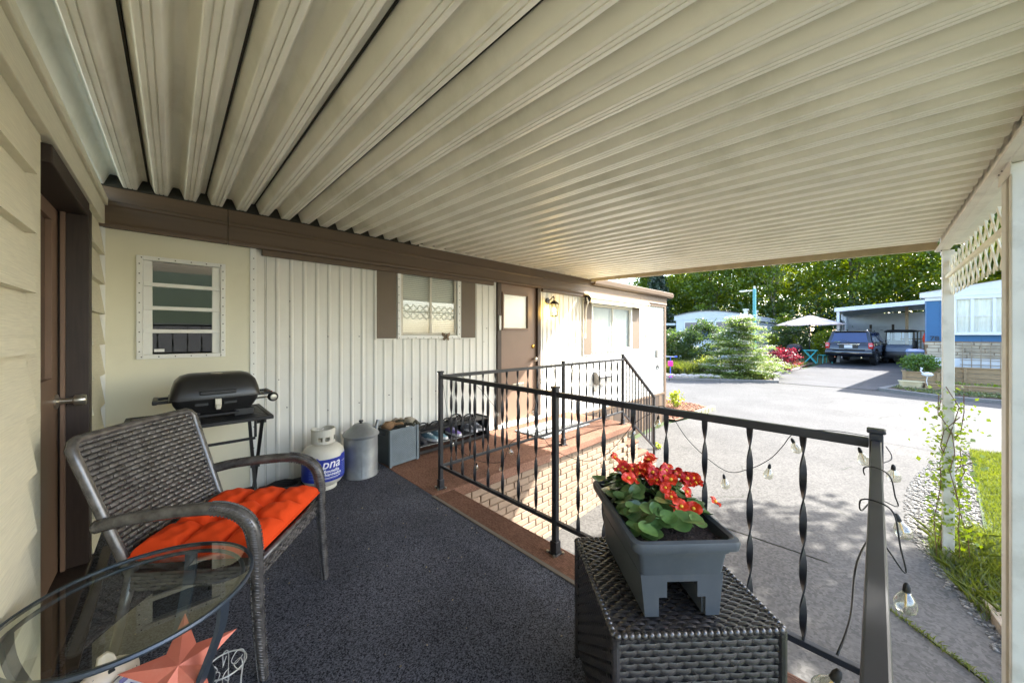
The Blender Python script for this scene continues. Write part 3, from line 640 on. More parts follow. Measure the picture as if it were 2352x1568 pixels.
for i in range(11):
    o = obj('baluster', TW, None, sr); o.location = Vector((1.40-i*.155,0,.178))-sr.location; o.rotation_euler[2] = .8+.3*i
lr = thing('landing_railing', 'black iron railing along the brick landing in front of the door', 'railing', (3.1,2.43,0))
LYR = 2.445
rpost(lr, 3.165, LYR); rpost(lr, 4.50, LYR, 0, .96)
for a,b in ((1.576,3.15),(3.18,4.485)):
    obj('top_rail', MB().mm(a,b,LYR-.014,LYR+.014,.883,.911), m_iron, lr, bevel=.003); obj('bottom_rail', MB().mm(a,b,LYR-.012,LYR+.012,.165,.187), m_iron, lr, bevel=.002)
for i in range(10):
    o = obj('baluster', TW, None, lr); o.location = Vector((1.71+i*.1455,LYR,.178))-lr.location; o.rotation_euler[2] = .25*i
for i in range(8):
    o = obj('baluster', TW2, None, lr); o.location = Vector((3.32+i*.148,LYR,.178))-lr.location; o.rotation_euler[2] = .25*i
st = thing('stair_railing', 'sloping brown iron handrail with straight bars on the brick steps', 'railing', (5.0,LYR,-.3))
p0, p1 = Vector((4.50,LYR,.945)), Vector((5.50,LYR,.25)); sl_ = (p1.z-p0.z)/(p1.x-p0.x)
obj('hand_rail', MB().bar(p0,p1,.042,.03), m_iron, st, bevel=.004); obj('bottom_rail', MB().bar(p0+Vector((.02,0,-.80)),p1+Vector((-.02,0,-.78)),.024,.024), m_iron, st)
for i in range(10):
    x = 4.59+i*.092; zt = p0.z+sl_*(x-p0.x)
    obj('baluster', MB().mm(x-.007,x+.007,LYR-.007,LYR+.007,zt-.79,zt-.01), m_iron, st)
obj('post', MB().mm(5.475,5.505,LYR-.015,LYR+.015,gz(5.5)+.05,.27), m_iron, st, bevel=.003)
# ------------------------------------------------------------------ string lights
m_wire = M('black_wire', srgb(22,22,22), .6)
m_bulb = glassmat('bulb_glass', (.86,.86,.80), 1.5, .08, .10)
m_fil = M('filament', srgb(226,190,120), .4)
bulb_me = mesh('bulb', MB().lathe([(.006,-.002),(.0075,-.006),(.013,-.014),(.0175,-.024),(.0185,-.032),(.0165,-.042),(.010,-.049),(.002,-.051)],14), m_bulb, smooth='all')
sock_me = mesh('socket', MB().lathe([(.002,.016),(.004,.014),(.006,.008),(.0065,-.003),(.005,-.005)],10), m_wire, smooth=True)
fil_me = mesh('filament', MB().tube([(-.003,0,-.004),(-.006,0,-.02),(-.003,0,-.034),(.003,0,-.034),(.006,0,-.02),(.003,0,-.004)],.0011,5), m_fil)
def string(name, label, pts, bulbs, tilt=0.):
    """pts: wire path; bulbs: places where a bulb hangs under the wire"""
    T = thing(name, label, 'string lights', pts[0])
    P = [Vector(p) for p in pts]; out = []
    for i in range(len(P)-1):        # Catmull-Rom through the points
        a,b,c_,d_ = P[max(i-1,0)],P[i],P[i+1],P[min(i+2,len(P)-1)]
        for k in range(6):
            t = k/6; out.append(.5*((2*b)+(c_-a)*t+(2*a-5*b+4*c_-d_)*t*t+(3*b-a-3*c_+d_)*t**3))
    out.append(P[-1]); obj('wire', MB().tube(out,.0014,6), m_wire, T, smooth='all')
    for i,b in enumerate(bulbs):
        o = obj('bulb', bulb_me, None, T); o.location = Vector(b)-T.location; o.scale = (.85,.85,.85); o.rotation_euler = (rnd.uniform(-.35,.35)+tilt,rnd.uniform(-.35,.35),0)
        L('socket', sock_me, None, o); L('filament', fil_me, None, o)
fb = [(.035,.86),(.204,.855),(.273,.745),(.42,.665),(.684,.855),(.798,.782),(.919,.628),(1.121,.528),(1.30,.545),(1.656,.495),(1.736,.36),(2.002,.30),(2.31,.40)]
pth = [(RX+.02,-.01,.90),(RX+.0,.02,.916),(RX,.12,.915),(RX+.018,.20,.885)]+[(RX+.018,.235,.83),(RX+.018,.273,.775),(RX+.018,.34,.72),(RX+.018,.42,.695),(RX+.018,.55,.78),(RX+.018,.64,.90),(RX,.67,.915),(RX+.018,.70,.885),(RX+.018,.798,.812),(RX+.018,.919,.658),(RX+.018,1.02,.585),(RX+.018,1.121,.558),(RX+.02,1.30,.575),(RX+.02,1.42,.66),(RX+.02,1.55,.60),(RX+.018,1.656,.525),(RX+.018,1.736,.39),(RX+.018,2.002,.33),(RX+.018,2.2,.36),(RX+.018,2.31,.43),(RX+.018,2.38,.62),(RX+.0,2.42,.88)]
string('string_lights', 'globe string lights draped through the front railing bars', pth, [(RX+.018,a,b) for a,b in fb])
def wrapx(x): return [(x+.03,-.03,.86),(x+.02,-.02,.912),(x,0,.914),(x-.02,.02,.912),(x-.03,.022,.87)]
pth = [(1.53,-.02,.90),(1.50,-.03,.87),(1.40,.021,.86)]+[(1.27,.0205,.875),(1.225,.021,.905),(1.21,.0,.914),(1.19,-.022,.905),(1.20,-.03,.86),(1.22,-.034,.83)]+[(1.10,.0,.875),(1.02,.021,.87),(.98,.021,.905),(.965,0,.914),(.95,-.022,.905),(.945,-.03,.85),(.955,-.036,.80),(.9,.0,.872),(.78,.021,.872),(.66,.024,.85),(.60,.034,.83)]
string('string_lights', 'globe string lights wound around the side handrail beside the corner post', pth, [(1.52,-.035,.84),(1.22,-.036,.80),(.955,-.038,.77),(.60,.036,.80)])
lb = [(2.189,.51),(2.682,.46),(2.80,.76),(3.037,.86),(3.375,.815),(3.577,.655),(3.814,.565),(4.2,.80)]
pth = [(1.6,LYR,.90),(1.72,LYR+.02,.9),(1.95,LYR+.02,.78),(2.189,LYR+.02,.54),(2.45,LYR+.02,.38),(2.682,LYR+.02,.49),(2.80,LYR+.02,.79),(2.9,LYR+.02,.90),(3.037,LYR+.02,.895),(3.2,LYR+.02,.91),(3.375,LYR+.02,.845),(3.577,LYR+.02,.685),(3.814,LYR+.02,.595),(4.0,LYR+.02,.67),(4.2,LYR+.02,.83),(4.4,LYR+.02,.9)]
string('string_lights', 'globe string lights draped along the landing railing before the door', pth, [(a,LYR+.02,b) for a,b in lb])
m_led = m_white
# ------------------------------------------------------------------ weaving
def weave(mb, o, ux, uy, W, Hh, px, py, th, fill=.92, mask=None):
    """interlaced strands: each visible stitch is a small arched patch"""
    o = Vector(o); ux = Vector(ux).normalized(); uy = Vector(uy).normalized(); nr = ux.cross(uy)
    nc = max(2,int(W/px)); nr_ = max(2,int(Hh/py)); px = W/nc; py = Hh/nr_
    for r in range(nr_):
        for c_ in range(nc+1):
            if (r+c_) % 2: continue
            u0 = max(0,(c_-.98)*px); u1 = min(W,(c_+.98)*px)
            if mask and not mask((u0+u1)/2, (r+.5)*py): continue
            b = len(mb.v)
            for i in range(5):
                t = i/4; u = u0+(u1-u0)*t; h = th*(math.sin(math.pi*t)**.8)
                for j, (vv, hh) in enumerate(((.0,-.5),(.25,.1),(.75,.1),(1.,-.5))):
                    y_ = (r+.5+(vv-.5)*fill)*py
                    mb.v.append(tuple(o+ux*u+uy*y_+nr*(h*.8+th*.5*hh)))
            for i in range(4):
                for j in range(3): a = b+i*4+j; mb.f.append((a,a+4,a+5,a+1))
    return mb
def wick(name, c1, c2): return M(name, c1, .27, var=.2, scale=25, col2=c2, spec=.9)
m_wk = wick('black_wicker', srgb(34,32,32), srgb(58,55,54))
m_wkc = wick('brown_grey_wicker', srgb(50,48,47), srgb(92,89,87))
m_wkb = M('wicker_backing', srgb(22,21,21), .7)
# wicker side table
WT = thing('wicker_table', 'square black woven wicker side table carrying the planter', 'side table', (1.15,.487,0), R(-41.3))
TW_, TD_, TH_ = .462, .436, .45
x0,x1,y0,y1 = -TW_/2,TW_/2,-TD_/2,TD_/2
L('frame', MB().mm(x0+.008,x1-.008,y0+.008,y1-.008,.02,TH_-.008), m_wkb, WT, bevel=.01)
def wp(name, *a, **k):
    return tag(L(name, weave(MB(), *a, **k), m_wk, WT, smooth='all', recalc=False), kind='stuff')
wp('top_weave', (x0,y0,TH_-.006), (1,0,0),(0,1,0), TW_, TD_, .0185,.0145,.0052)
wp('front_weave', (x0,y0+.006,.03), (1,0,0),(0,0,1), TW_, TH_-.045, .021,.0172,.006)
wp('side_weave', (x0+.006,y1,.03), (0,-1,0),(0,0,1), TD_, TH_-.045, .021,.0172,.006)
wp('side_weave', (x1-.006,y0,.03), (0,1,0),(0,0,1), TD_, TH_-.045, .021,.0172,.006)
wp('back_weave', (x1,y1-.006,.03), (-1,0,0),(0,0,1), TW_, TH_-.045, .021,.0172,.006)
for (a,b) in (((x0,y0),(x1,y0)),((x1,y0),(x1,y1)),((x1,y1),(x0,y1)),((x0,y1),(x0,y0))):
    n = 26; mb = MB()
    for i in range(n):   # wrapped rim
        t0,t1 = i/n,(i+.93)/n; p_ = lambda t: (a[0]+(b[0]-a[0])*t, a[1]+(b[1]-a[1])*t, TH_-.008)
        mb.tube([p_(t0),p_((t0+t1)/2),p_(t1)],[.0075,.0105,.0075],8)
    L('rim', mb, m_wk, WT, smooth='all')
for (a,b) in ((x0,y0),(x1,y0),(x1,y1),(x0,y1)): L('leg', MB().tube([(a*.985,b*.985,0),(a*.985,b*.985,TH_-.01)],.011,8), m_wk, WT, smooth=True)
# planter
m_pl = M('grey_planter_plastic', srgb(66,72,78), .42, var=.08, scale=12, dirt=.12, dscale=18, dcol=srgb(130,128,120))
PL = thing('planter_box', 'dark grey plastic railing planter full of red flowers, on the wicker table', 'planter', (1.135,.505,TH_+.003), R(-41.8))
def rr(w_, d_, z, r_=.02, n=3):
    out = []
    for (sx,sy,a0) in ((1,1,0),(-1,1,90),(-1,-1,180),(1,-1,270)):
        for i in range(n+1):
            a = R(a0+90*i/n); out.append((sx*(w_/2-r_)+r_*math.cos(a), sy*(d_/2-r_)+r_*math.sin(a), z))
    return out
def loft(mb, rings, cap0=True, cap1=True):
    o = len(mb.v); k = len(rings[0])
    for r_ in rings: mb.v += [tuple(p) for p in r_]
    for i in range(len(rings)-1):
        for j in range(k): mb.f.append((o+i*k+j,o+i*k+(j+1)%k,o+(i+1)*k+(j+1)%k,o+(i+1)*k+j))
    if cap0: mb.f.append(tuple(o+j for j in reversed(range(k))))
    if cap1: mb.f.append(tuple(o+(len(rings)-1)*k+j for j in range(k)))
    return mb
PH = .222
mb = loft(MB(), [rr(.232,.355,.115,.012),rr(.248,.372,PH-.045,.014),rr(.262,.388,PH-.042,.016),rr(.266,.392,PH-.02,.018),
    rr(.298,.424,PH-.026,.024),rr(.304,.430,PH-.012,.026),rr(.298,.424,PH-.002,.024),rr(.280,.404,PH+.002,.022),rr(.262,.386,PH-.004,.018),rr(.245,.37,PH-.06,.014)], True, True)
L('box', mb, m_pl, PL, smooth=True)
def pl_end(yc, s_):   # stepped end wall straddling a rail gap
    pr = [(-.105,0),(-.066,0),(-.066,.052),(-.043,.052),(-.043,.095),(.043,.095),(.043,.052),(.066,.052),(.066,0),(.105,0),(.117,.116),(-.117,.116)]
    return MB().prism(pr, yc-.006, yc+.006, 'Y')
L('end_wall', pl_end(-.170,1), m_pl, PL); L('end_wall', pl_end(.170,1), m_pl, PL)
for sx in (-1,1):
    pr = [(sx*.105,0),(sx*.100,0),(sx*.112,.116),(sx*.117,.116)]; L('side_skirt', MB().prism(pr,-.164,.164,'Y'), m_pl, PL)
    pr = [(sx*.066,0),(sx*.061,0),(sx*.061,.057),(sx*.066,.057)]; L('channel', MB().prism(pr,-.164,.164,'Y'), m_pl, PL)
L('channel_top', MB().mm(-.043,.043,-.164,.164,.092,.096), m_pl, PL)
BG_ = thing('begonia', 'red begonias with glossy green leaves growing in the grey planter', 'flowers', (1.135,.505,TH_+.15), R(-41.8))
L('potting_soil', MB().grid(lambda u,v: ((u-.5)*.246,(v-.5)*.372,.045+.008*rnd.random()), 14, 20), M('potting_soil', srgb(48,38,32), .95, var=.6, scale=120, bump=1, bscale=150), BG_)
m_bl = M('begonia_leaf', (.05,.11,.03), .28, var=.3, scale=30, col2=(.12,.21,.06), spec=.6)
m_pet = M('red_petal', (.60,.014,.010), .5, var=.15, scale=60, col2=(.74,.06,.012))
m_pet2 = M('dark_red_petal', (.48,.01,.015), .5, var=.2, scale=60)
m_yel = M('yellow_stamen', (.8,.45,.03), .6)
def bleaf(r_, cup):
    mb = MB(); n = 12; mb.v.append((0,0,0)); 
    for ring,(rr_,zz_) in enumerate(((.5,cup*.25),(1.,cup))):
        for j in range(n):
            a = 2*math.pi*j/n; q = r_*rr_*(1-.18*(1+math.cos(a))*.5*(1 if abs(a-math.pi) > .3 else .3)); mb.v.append((q*math.cos(a)*1.1+r_*.8, q*math.sin(a)*(.96), r_*zz_+.12*r_*rr_*math.cos(2*a)))
    mb.v[0] = (r_*.8,0,-.02*r_)
    for j in range(n): mb.f.append((0,1+j,1+(j+1)%n)); mb.f.append((1+j,1+n+j,1+n+(j+1)%n,1+(j+1)%n))
    mb.tube([(r_*.05,0,-.1*r_),(r_*-.6,0,-.55*r_)],.0022,5)
    return mesh('leaf', mb, m_bl, smooth='all')
BLV = [bleaf(.026,.22), bleaf(.021,.35), bleaf(.029,.1)]
def flower(mat, k):
    mb = MB()
    for j,(rr_,wd2) in enumerate(((.019,.013),(.016,.011),(.019,.013),(.016,.011))):
        a = j*math.pi/2+k; ca,sa = math.cos(a),math.sin(a)
        mb.grid(lambda u,v: ((lambda t,s2: (ca*t-sa*s2, sa*t+ca*s2, .006*math.sin(u*2.6)+.004*(2*v-1)**2))(u*rr_, (v-.5)*2*wd2*math.sin(math.pi*(.12+.80*u))**.7)), 4, 4)
    return mesh('flower', mb, mat, smooth='all', recalc=False)
FLS = [flower(m_pet,0), flower(m_pet,.6), flower(m_pet2,.3)]
ST_ = mesh('stamen', MB().sphere((0,0,.006),.0045,8,5), m_yel, smooth='all')
for i in range(150):
    x,y_ = rnd.uniform(-.12,.125), rnd.uniform(-.15,.195)
    if x > .08 and y_ < -.09: continue
    z = .07+.075*rnd.random()*(1-(x/.16)**2)*(1-((y_-.03)/.26)**2); a = math.atan2(y_-.04,x)+rnd.uniform(-.9,.9)
    o = obj('leaf', BLV[i%3], None, BG_, world=False); o.location = (x*.95,y_,z); o.rotation_euler = (rnd.uniform(-.4,.4), rnd.uniform(-.15,.75), a); s_ = rnd.uniform(.8,1.25); o.scale = (s_,s_,s_)
for i in range(74):
    cx_,cy_ = [(0,.10),(.06,.06),(-.05,.14),(.03,.0),(.02,-.075),(-.08,.06),(.07,.16),(-.02,.05),(.1,.0),(.115,-.02)][i%10]
    x,y_ = cx_+rnd.gauss(0,.022), cy_+rnd.gauss(0,.026); x = max(-.12,min(.14,x)); y_ = max(-.12,min(.2,y_))
    z = .135+.03*rnd.random()-(.03 if y_ < -.03 else 0)
    o = obj('flower', FLS[2 if i%6 == 5 else i%2], None, BG_, world=False); o.location = (x,y_,z); o.rotation_euler = (rnd.uniform(-.2,1.1), rnd.uniform(-.6,.6), rnd.uniform(-1,1)); s_ = rnd.uniform(.85,1.3); o.scale = (s_,s_,s_)
    L('stamen', ST_, None, o)
# ------------------------------------------------------------------ wicker armchair + cushion
CH = thing('wicker_armchair', 'woven brown grey wicker armchair with an orange seat cushion', 'armchair', (.175,1.905,0), R(-38))
def cr(P, k=8):
    P = [Vector(p) for p in P]; out = []
    for i in range(len(P)-1):
        a,b,c_,d_ = P[max(i-1,0)],P[i],P[i+1],P[min(i+2,len(P)-1)]
        for q in range(k):
            t = q/k; out.append(.5*((2*b)+(c_-a)*t+(2*a-5*b+4*c_-d_)*t*t+(3*b-a-3*c_+d_)*t**3))
    return out+[P[-1]]
for s_ in (1,-1):
    yy = s_*.262
    path = cr([(-.255,s_*.262,.575),(-.14,yy,.60),(.05,yy,.618),(.16,yy,.612),(.232,yy,.565),(.256,yy,.47),(.262,yy,.30),(.272,yy,.12),(.282,yy,.0)],7)
    rs = [.0225 if i < 30 else .0225-.0085*(i-30)/(len(path)-30) for i in range(len(path))]
    arm = L('arm_and_leg', MB().tube(path, rs, 12), m_wkc, CH, smooth='all')
    wr = MB()      # wrapped strand windings on the tube
    for i in range(18, len(path)-1):
        c0 = path[i]; d_ = (path[i+1]-path[i-1]).normalized(); rr0 = rs[i]+.0012
        a_ = d_.cross(Vector((0,1,0))).normalized(); b_ = Vector((0,1,0))
        for q in range(2):
            cc_ = c0+d_*(.0045*(q*2-1))
            for ang in (0,math.pi/2,math.pi,3*math.pi/2):
                seg = [cc_+(a_*math.cos(ang+t)+b_*math.sin(ang+t))*rr0+d_*.010*(t/.9-.5) for t in (0,.3,.6,.9)]
                wr.tube(seg,.0026,5)
    tag(L('winding', wr, m_wkc, arm, smooth='all'), kind='stuff')
    L('back_leg', MB().tube([(-.165,s_*.235,.42),(-.20,s_*.245,.2),(-.245,s_*.25,0)],[.017,.016,.013],10), m_wkc, CH, smooth='all')
# back: tilted panel, wider at the top
def bk(u, v): # u across 0..1, v up 0..1
    z = .35+.51*v; hw = .232+.03*v; x = -.160-.18*v-.018*math.sin(math.pi*u)
    return Vector((x, (u-.5)*2*hw, z))
bkp = MB().grid(lambda u,v: bk(u,v)+Vector((-.004,0,0)), 8, 8); L('back_panel', bkp, m_wkb, CH, smooth='all')
wv = MB(); weave(wv, (0,0,0),(1,0,0),(0,1,0), 1,1, 1/27,1/29,.0065, .8)
def bmap(p):
    q = bk(min(max(p[0],0),1), min(max(p[1],0),1)); n_ = Vector((.965,0,.26)); return tuple(q+n_*(p[2]+.002))
wv.v = [bmap(p) for p in wv.v]; tag(L('back_weave', wv, m_wkc, CH, smooth='all', recalc=False), kind='stuff')
rim = [bk(0,0)]+[bk(0,t/6) for t in range(1,6)]+[bk(.0,.96),bk(.03,1.0)]+[bk(.06+.88*t/8,1.012) for t in range(9)]+[bk(.97,1.0),bk(1,.96)]+[bk(1,1-t/6) for t in range(1,6)]+[bk(1,0)]
L('back_rim', MB().tube(rim,.0165,10), m_wkc, CH, smooth='all')
wv2 = MB().grid(lambda u,v: bk(u,v)+Vector((-.012,0,0)), 2, 2); 
L('seat_base', MB().mm(-.18,.245,-.245,.245,.375,.40), m_wkb, CH, bevel=.01)
ap = MB(); weave(ap,(.248,-.245,.335),(0,1,0),(0,0,1),.49,.065,.02,.013,.004); weave(ap,(-.17,-.247,.335),(1,0,0),(0,0,1),.41,.065,.02,.013,.004); weave(ap,(.24,.247,.335),(-1,0,0),(0,0,1),.41,.065,.02,.013,.004)
tag(L('seat_apron', ap, m_wkc, CH, smooth='all', recalc=False), kind='stuff')
L('seat_rail', MB().tube([(.243,-.25,.395),(.243,.25,.395)],.013,8), m_wkc, CH, smooth='all')
m_or = M('orange_fabric', srgb(222,72,28), .85, var=.07, scale=14, bump=.15, bscale=400, spec=.15)
CU = thing('seat_cushion', 'bright orange tufted cushion on the wicker armchair seat', 'cushion', (.175,1.905,.40), R(-38))
tufts = [(.35,.35),(.35,.65),(.68,.35),(.68,.65)]
def cush(u,v,top):
    x = -.175+.435*u; y_ = -.24+.48*v
    e = min(u,1-u)*.435; f = min(v,1-v)*.48; q = min(e,f); edge = min(1,q/.035); h = .045+.036*math.sqrt(max(0,1-(1-edge)**2))
    d = sum(.034*math.exp(-((u-a)**2*.19+(v-b)**2*.23)/.0011) for a,b in tufts)
    cr_ = sum(.018*math.exp(-(abs((u-a)*.435)/.011)**1.4) for a in (.35,.68))+sum(.018*math.exp(-(abs((v-b)*.48)/.011)**1.4) for b in (.35,.65))
    lu = [0,.35,.68,1]; lv_ = [0,.35,.65,1]; pf = 1.
    for q_,ls in ((u,lu),(v,lv_)):
        for a,b in zip(ls,ls[1:]):
            if a <= q_ <= b: pf *= math.sqrt(max(0,math.sin(math.pi*(q_-a)/(b-a))))
    h += .019*pf
    cr_ += .004*math.sin(u*37+v*11)*math.sin(v*29)*edge
    z = h-d*edge-cr_*edge if top else .045-.043*math.sqrt(max(0,1-(1-edge)**2))
    bul = .012*math.sin(math.pi*u)*math.sin(math.pi*v)
    return (x, y_, z+(bul if top else 0))
cb = MB().grid(lambda u,v: cush(u,v,True), 100, 110); cb.grid(lambda u,v: cush(u,v,False), 12, 12)
L('cover', cb, m_or, CU, smooth='all')
pip = [(-.175+.435*u,-.24+.48*v,.046) for u,v in [(0,0),(.5,0),(1,0),(1,.5),(1,1),(.5,1),(0,1),(0,.5)]]
L('piping', MB().tube(pip,.0045,6,closed=True), m_or, CU, smooth=True)
for a,b in tufts: L('tuft_button', MB().sphere((-.175+.435*a,-.24+.48*b,.043),.008,8,5,(1,1,.5)), m_or, CU, smooth='all')
# ------------------------------------------------------------------ round glass table and the ornaments on its shelf
m_blue = M('blue_grey_metal', srgb(62,72,84), .4, metal=.4, var=.1, scale=10)
m_tglass = glassmat('table_glass', (.80,.86,.82), 1.6, .005, .13)
m_tedge = M('glass_edge', srgb(120,140,132), .15, spec=.8)
GT = thing('glass_table', 'round glass-topped metal side table in front of the armchair', 'side table', (-.07,1.44,0))
L('glass_top', MB().lathe([(.001,.4995),(.258,.4995),(.260,.5015)],64,cap=False), m_tglass, GT, smooth=True)
L('glass_rim', MB().lathe([(.2555,.490),(.2615,.490),(.264,.4955),(.2615,.501),(.2555,.501)],64,cap=False), m_blue, GT, smooth=True)
for k in range(3):
    a = R((-42,60,165)[k]); ca,sa = math.cos(a),math.sin(a)
    pts_ = cr([(.235*ca,.235*sa,.488),(.225*ca,.225*sa,.40),(.165*ca,.165*sa,.22),(.185*ca,.185*sa,.08),(.225*ca,.225*sa,.0)],6)
    mb = MB()
    for i in range(len(pts_)-1): mb.bar(pts_[i],pts_[i+1],.032,.010,up=(ca,sa,0))
    L('leg', mb, m_blue, GT)
L('top_ring', MB().tube([(.235*math.cos(t*math.pi/24),.235*math.sin(t*math.pi/24),.484) for t in range(48)],.006,6,closed=True), m_blue, GT, smooth='all')
L('shelf', MB().lathe([(.001,.175),(.165,.175),(.168,.179),(.165,.183),(.001,.183)],40,cap=False), m_blue, GT, smooth=True)
SHZ = .184
m_star = M('pink_star_metal', srgb(192,108,90), .35, metal=.25, var=.08, scale=14, dirt=.15, dscale=20, dcol=srgb(235,190,170))
SR = thing('star_ornament', 'faceted salmon pink metal star standing under the glass table', 'ornament', (.015,1.38,SHZ), R(-8))
st_ = MB(); st_.v += [(0,-.03,.0),(0,.03,.0)]
for j in range(10):
    rr_ = .135 if j%2 == 0 else .055; a = math.pi/2+j*math.pi/5; st_.v.append((rr_*math.cos(a),0,rr_*math.sin(a)))
for j in range(10): a,b = 2+j,2+(j+1)%10; st_.f += [(0,a,b),(1,b,a)]
st_.xf(Matrix.Translation((0,0,.10)) @ Matrix.Rotation(-.8,4,'X')); L('star', st_, m_star, SR)
L('hanger', MB().tube([(-.01,.10,.17),(-.015,.105,.185),(0,.105,.193),(.012,.10,.18)],.0018,5), m_wire, SR)
m_cer = M('cream_ceramic', srgb(224,208,190), .3, var=.06, scale=30)
FI = thing('ceramic_fish', 'cream ceramic fish lantern with holes under the glass table', 'ornament', (-.135,1.55,SHZ), R(20))
fm = MB().lathe([(.004,-.075),(.022,-.062),(.040,-.03),(.047,.0),(.042,.03),(.03,.05),(.018,.062)],18,(0,0,.05),'X'); L('body', fm, m_cer, FI, smooth='all')
L('tail_fin', MB().prism([(-.07,.03),(-.115,.0),(-.105,.05),(-.118,.10),(-.07,.07)],-.006,.006,'Y'), m_cer, FI, bevel=.003)
L('top_fin', MB().prism([(-.025,.09),(-.02,.125),(.0,.13),(.012,.115),(.02,.09)],-.007,.007,'Y'), m_cer, FI, bevel=.003)
for (x,z,r_) in ((.035,.075,.006),(.0,.085,.007),(-.03,.078,.006),(.02,.045,.006),(-.012,.05,.007),(.048,.055,.005)):
    yq = -math.sqrt(max(.0001,(.046*(1-abs(x)/.11))**2-(z-.05)**2)); L('hole', MB().lathe([(.001,-.004),(r_,-.003),(r_,.004),(.001,.004)],10,(x,yq+.001,z),'Y'), m_black, FI)
PB = thing('mosaic_ball', 'lilac and white mosaic glass ball under the glass table', 'ornament', (-.09,1.475,SHZ))
m_lil = M('lilac_glass', srgb(150,146,210), .15, var=.3, scale=40, col2=srgb(90,96,150), spec=.7)
L('ball', MB().sphere((0,0,.045),.042,18,12), M('mosaic_grout', srgb(226,224,236), .6), PB, smooth='all')
for j in range(5):
    th = R(22+34*j); k = max(3,int(9*math.sin(th)+.5))
    for i in range(k):
        ph = 2*math.pi*(i+.5*(j%2))/k; n_ = Vector((math.sin(th)*math.cos(ph),math.sin(th)*math.sin(ph),math.cos(th))); a_ = n_.cross(Vector((0,0,1))).normalized(); b_ = n_.cross(a_); c0 = Vector((0,0,.045))+n_*.0432; q = .0105
        L('tile', MB().add([c0+a_*q,c0+b_*q*1.25,c0-a_*q,c0-b_*q*1.25],[(0,1,2,3)]), m_lil, PB)
WB = thing('wire_stand', 'small white bent-wire plant stand on the carpet beside the glass table', 'plant stand', (.125,1.47,0), .3); WB.scale = (.72,.72,.8)
m_wwire = M('grey_white_wire', srgb(200,200,196), .4, metal=.4)
L('ring', MB().tube([(.075*math.cos(t*.2618),.075*math.sin(t*.2618),.20) for t in range(24)],.003,6,closed=True), m_wwire, WB, smooth='all'); L('ring', MB().tube([(.06*math.cos(t*.2618),.06*math.sin(t*.2618),.004) for t in range(24)],.003,6,closed=True), m_wwire, WB, smooth='all')
for k in range(6):
    a = k*math.pi/3; f = lambda r_,z,da: (r_*math.cos(a+da),r_*math.sin(a+da),z)
    L('loop', MB().tube(cr([f(.06,.004,0),f(.062,.1,.0),f(.074,.2,.0),f(.055,.215,.3),f(.03,.19,.45),f(.05,.165,.35),f(.07,.19,.1)],6),.002,5), m_wwire, WB, smooth='all')
# ------------------------------------------------------------------ barbecue on its folding stand
BS = thing('folding_stand', 'black folding metal stand with slatted top under the barbecue', 'stand', (.13,2.92,0))
TZ = .725
L('tray', MB().frame(-.33,.33,-.255,.255,.02,-TZ,-TZ+.028).xf(Matrix.Rotation(R(-90),4,'X')) if False else MB().mm(-.335,.335,-.262,-.238,TZ-.022,TZ).mm(-.335,.335,.238,.262,TZ-.022,TZ).mm(-.335,-.31,-.238,.238,TZ-.022,TZ).mm(.31,.335,-.238,.238,TZ-.022,TZ), m_blackm, BS, bevel=.004)
for i in range(8): L('slat', MB().mm(-.308,.308,-.233+i*.059,-.233+i*.059+.052,TZ-.012,TZ-.003), m_blackm, BS, bevel=.002)
for sx in (-1,1):
    x = sx*.285
    L('leg', MB().bar((x,-.19,TZ-.03),(x,.235,0),.018,.018), m_blackm, BS); L('leg', MB().bar((x-sx*.024,.19,TZ-.03),(x-sx*.024,-.235,0),.018,.018), m_blackm, BS)
    L('hinge', MB().box((x-sx*.012,0,TZ*.5-.01),(.05,.022,.022)).box((x,-.15,TZ-.05),(.05,.02,.02)).box((x,.15,TZ-.05),(.05,.02,.02)), m_blackm, BS)
    L('brace', MB().bar((x-sx*.01,.0,TZ-.04),(x-sx*.01,.0,TZ-.18),.014,.014), m_blackm, BS)
for (y_,z) in ((.145,.155),(-.145,.155),(.075,.52),(-.235,.012),(.235,.012)): L('cross_bar', MB().bar((-.285,y_,z),(.285,y_,z),.016,.016), m_blackm, BS)
BQ = thing('barbecue', 'black portable gas barbecue with closed lid on the folding stand', 'barbecue', (.20,2.93,TZ))
m_lid = M('black_lid_enamel', srgb(40,40,40), .36, var=.15, scale=5, spec=.6)
L('tub', loft(MB(), [rr(.33,.25,.035,.03),rr(.40,.31,.10,.035),rr(.412,.322,.128,.035)]), m_blackm, BQ, smooth=True)
L('lid', loft(MB(), [rr(.425,.335,.130,.035),rr(.425,.335,.140,.035),rr(.412,.32,.175,.04),rr(.385,.28,.225,.045),rr(.335,.215,.255,.045),rr(.27,.15,.267,.04),rr(.25,.13,.268,.035)]), m_lid, BQ, smooth=True)
L('lid_rim', loft(MB(), [rr(.436,.346,.126,.036),rr(.436,.346,.134,.036)]), m_lid, BQ)
L('badge', MB().lathe([(.03,0),(.032,.003),(.026,.006),(.002,.006)],18,(-.0,-.055,.2645)), m_steel, BQ, smooth=True)
L('lid_handle', MB().bar((-.085,-.185,.165),(.085,-.185,.165),.016,.022).bar((-.075,-.185,.165),(-.075,-.155,.165),.02,.02).bar((.075,-.185,.165),(.075,-.155,.165),.02,.02), m_black, BQ, bevel=.004)
L('latch', MB().mm(-.016,.016,-.176,-.168,.07,.125).mm(-.012,.012,-.182,-.176,.06,.09), m_steel, BQ, bevel=.003)
for x in (-.075,.06): L('vent', MB().mm(x-.03,x+.03,-.162,-.150,.088,.102), m_black, BQ)
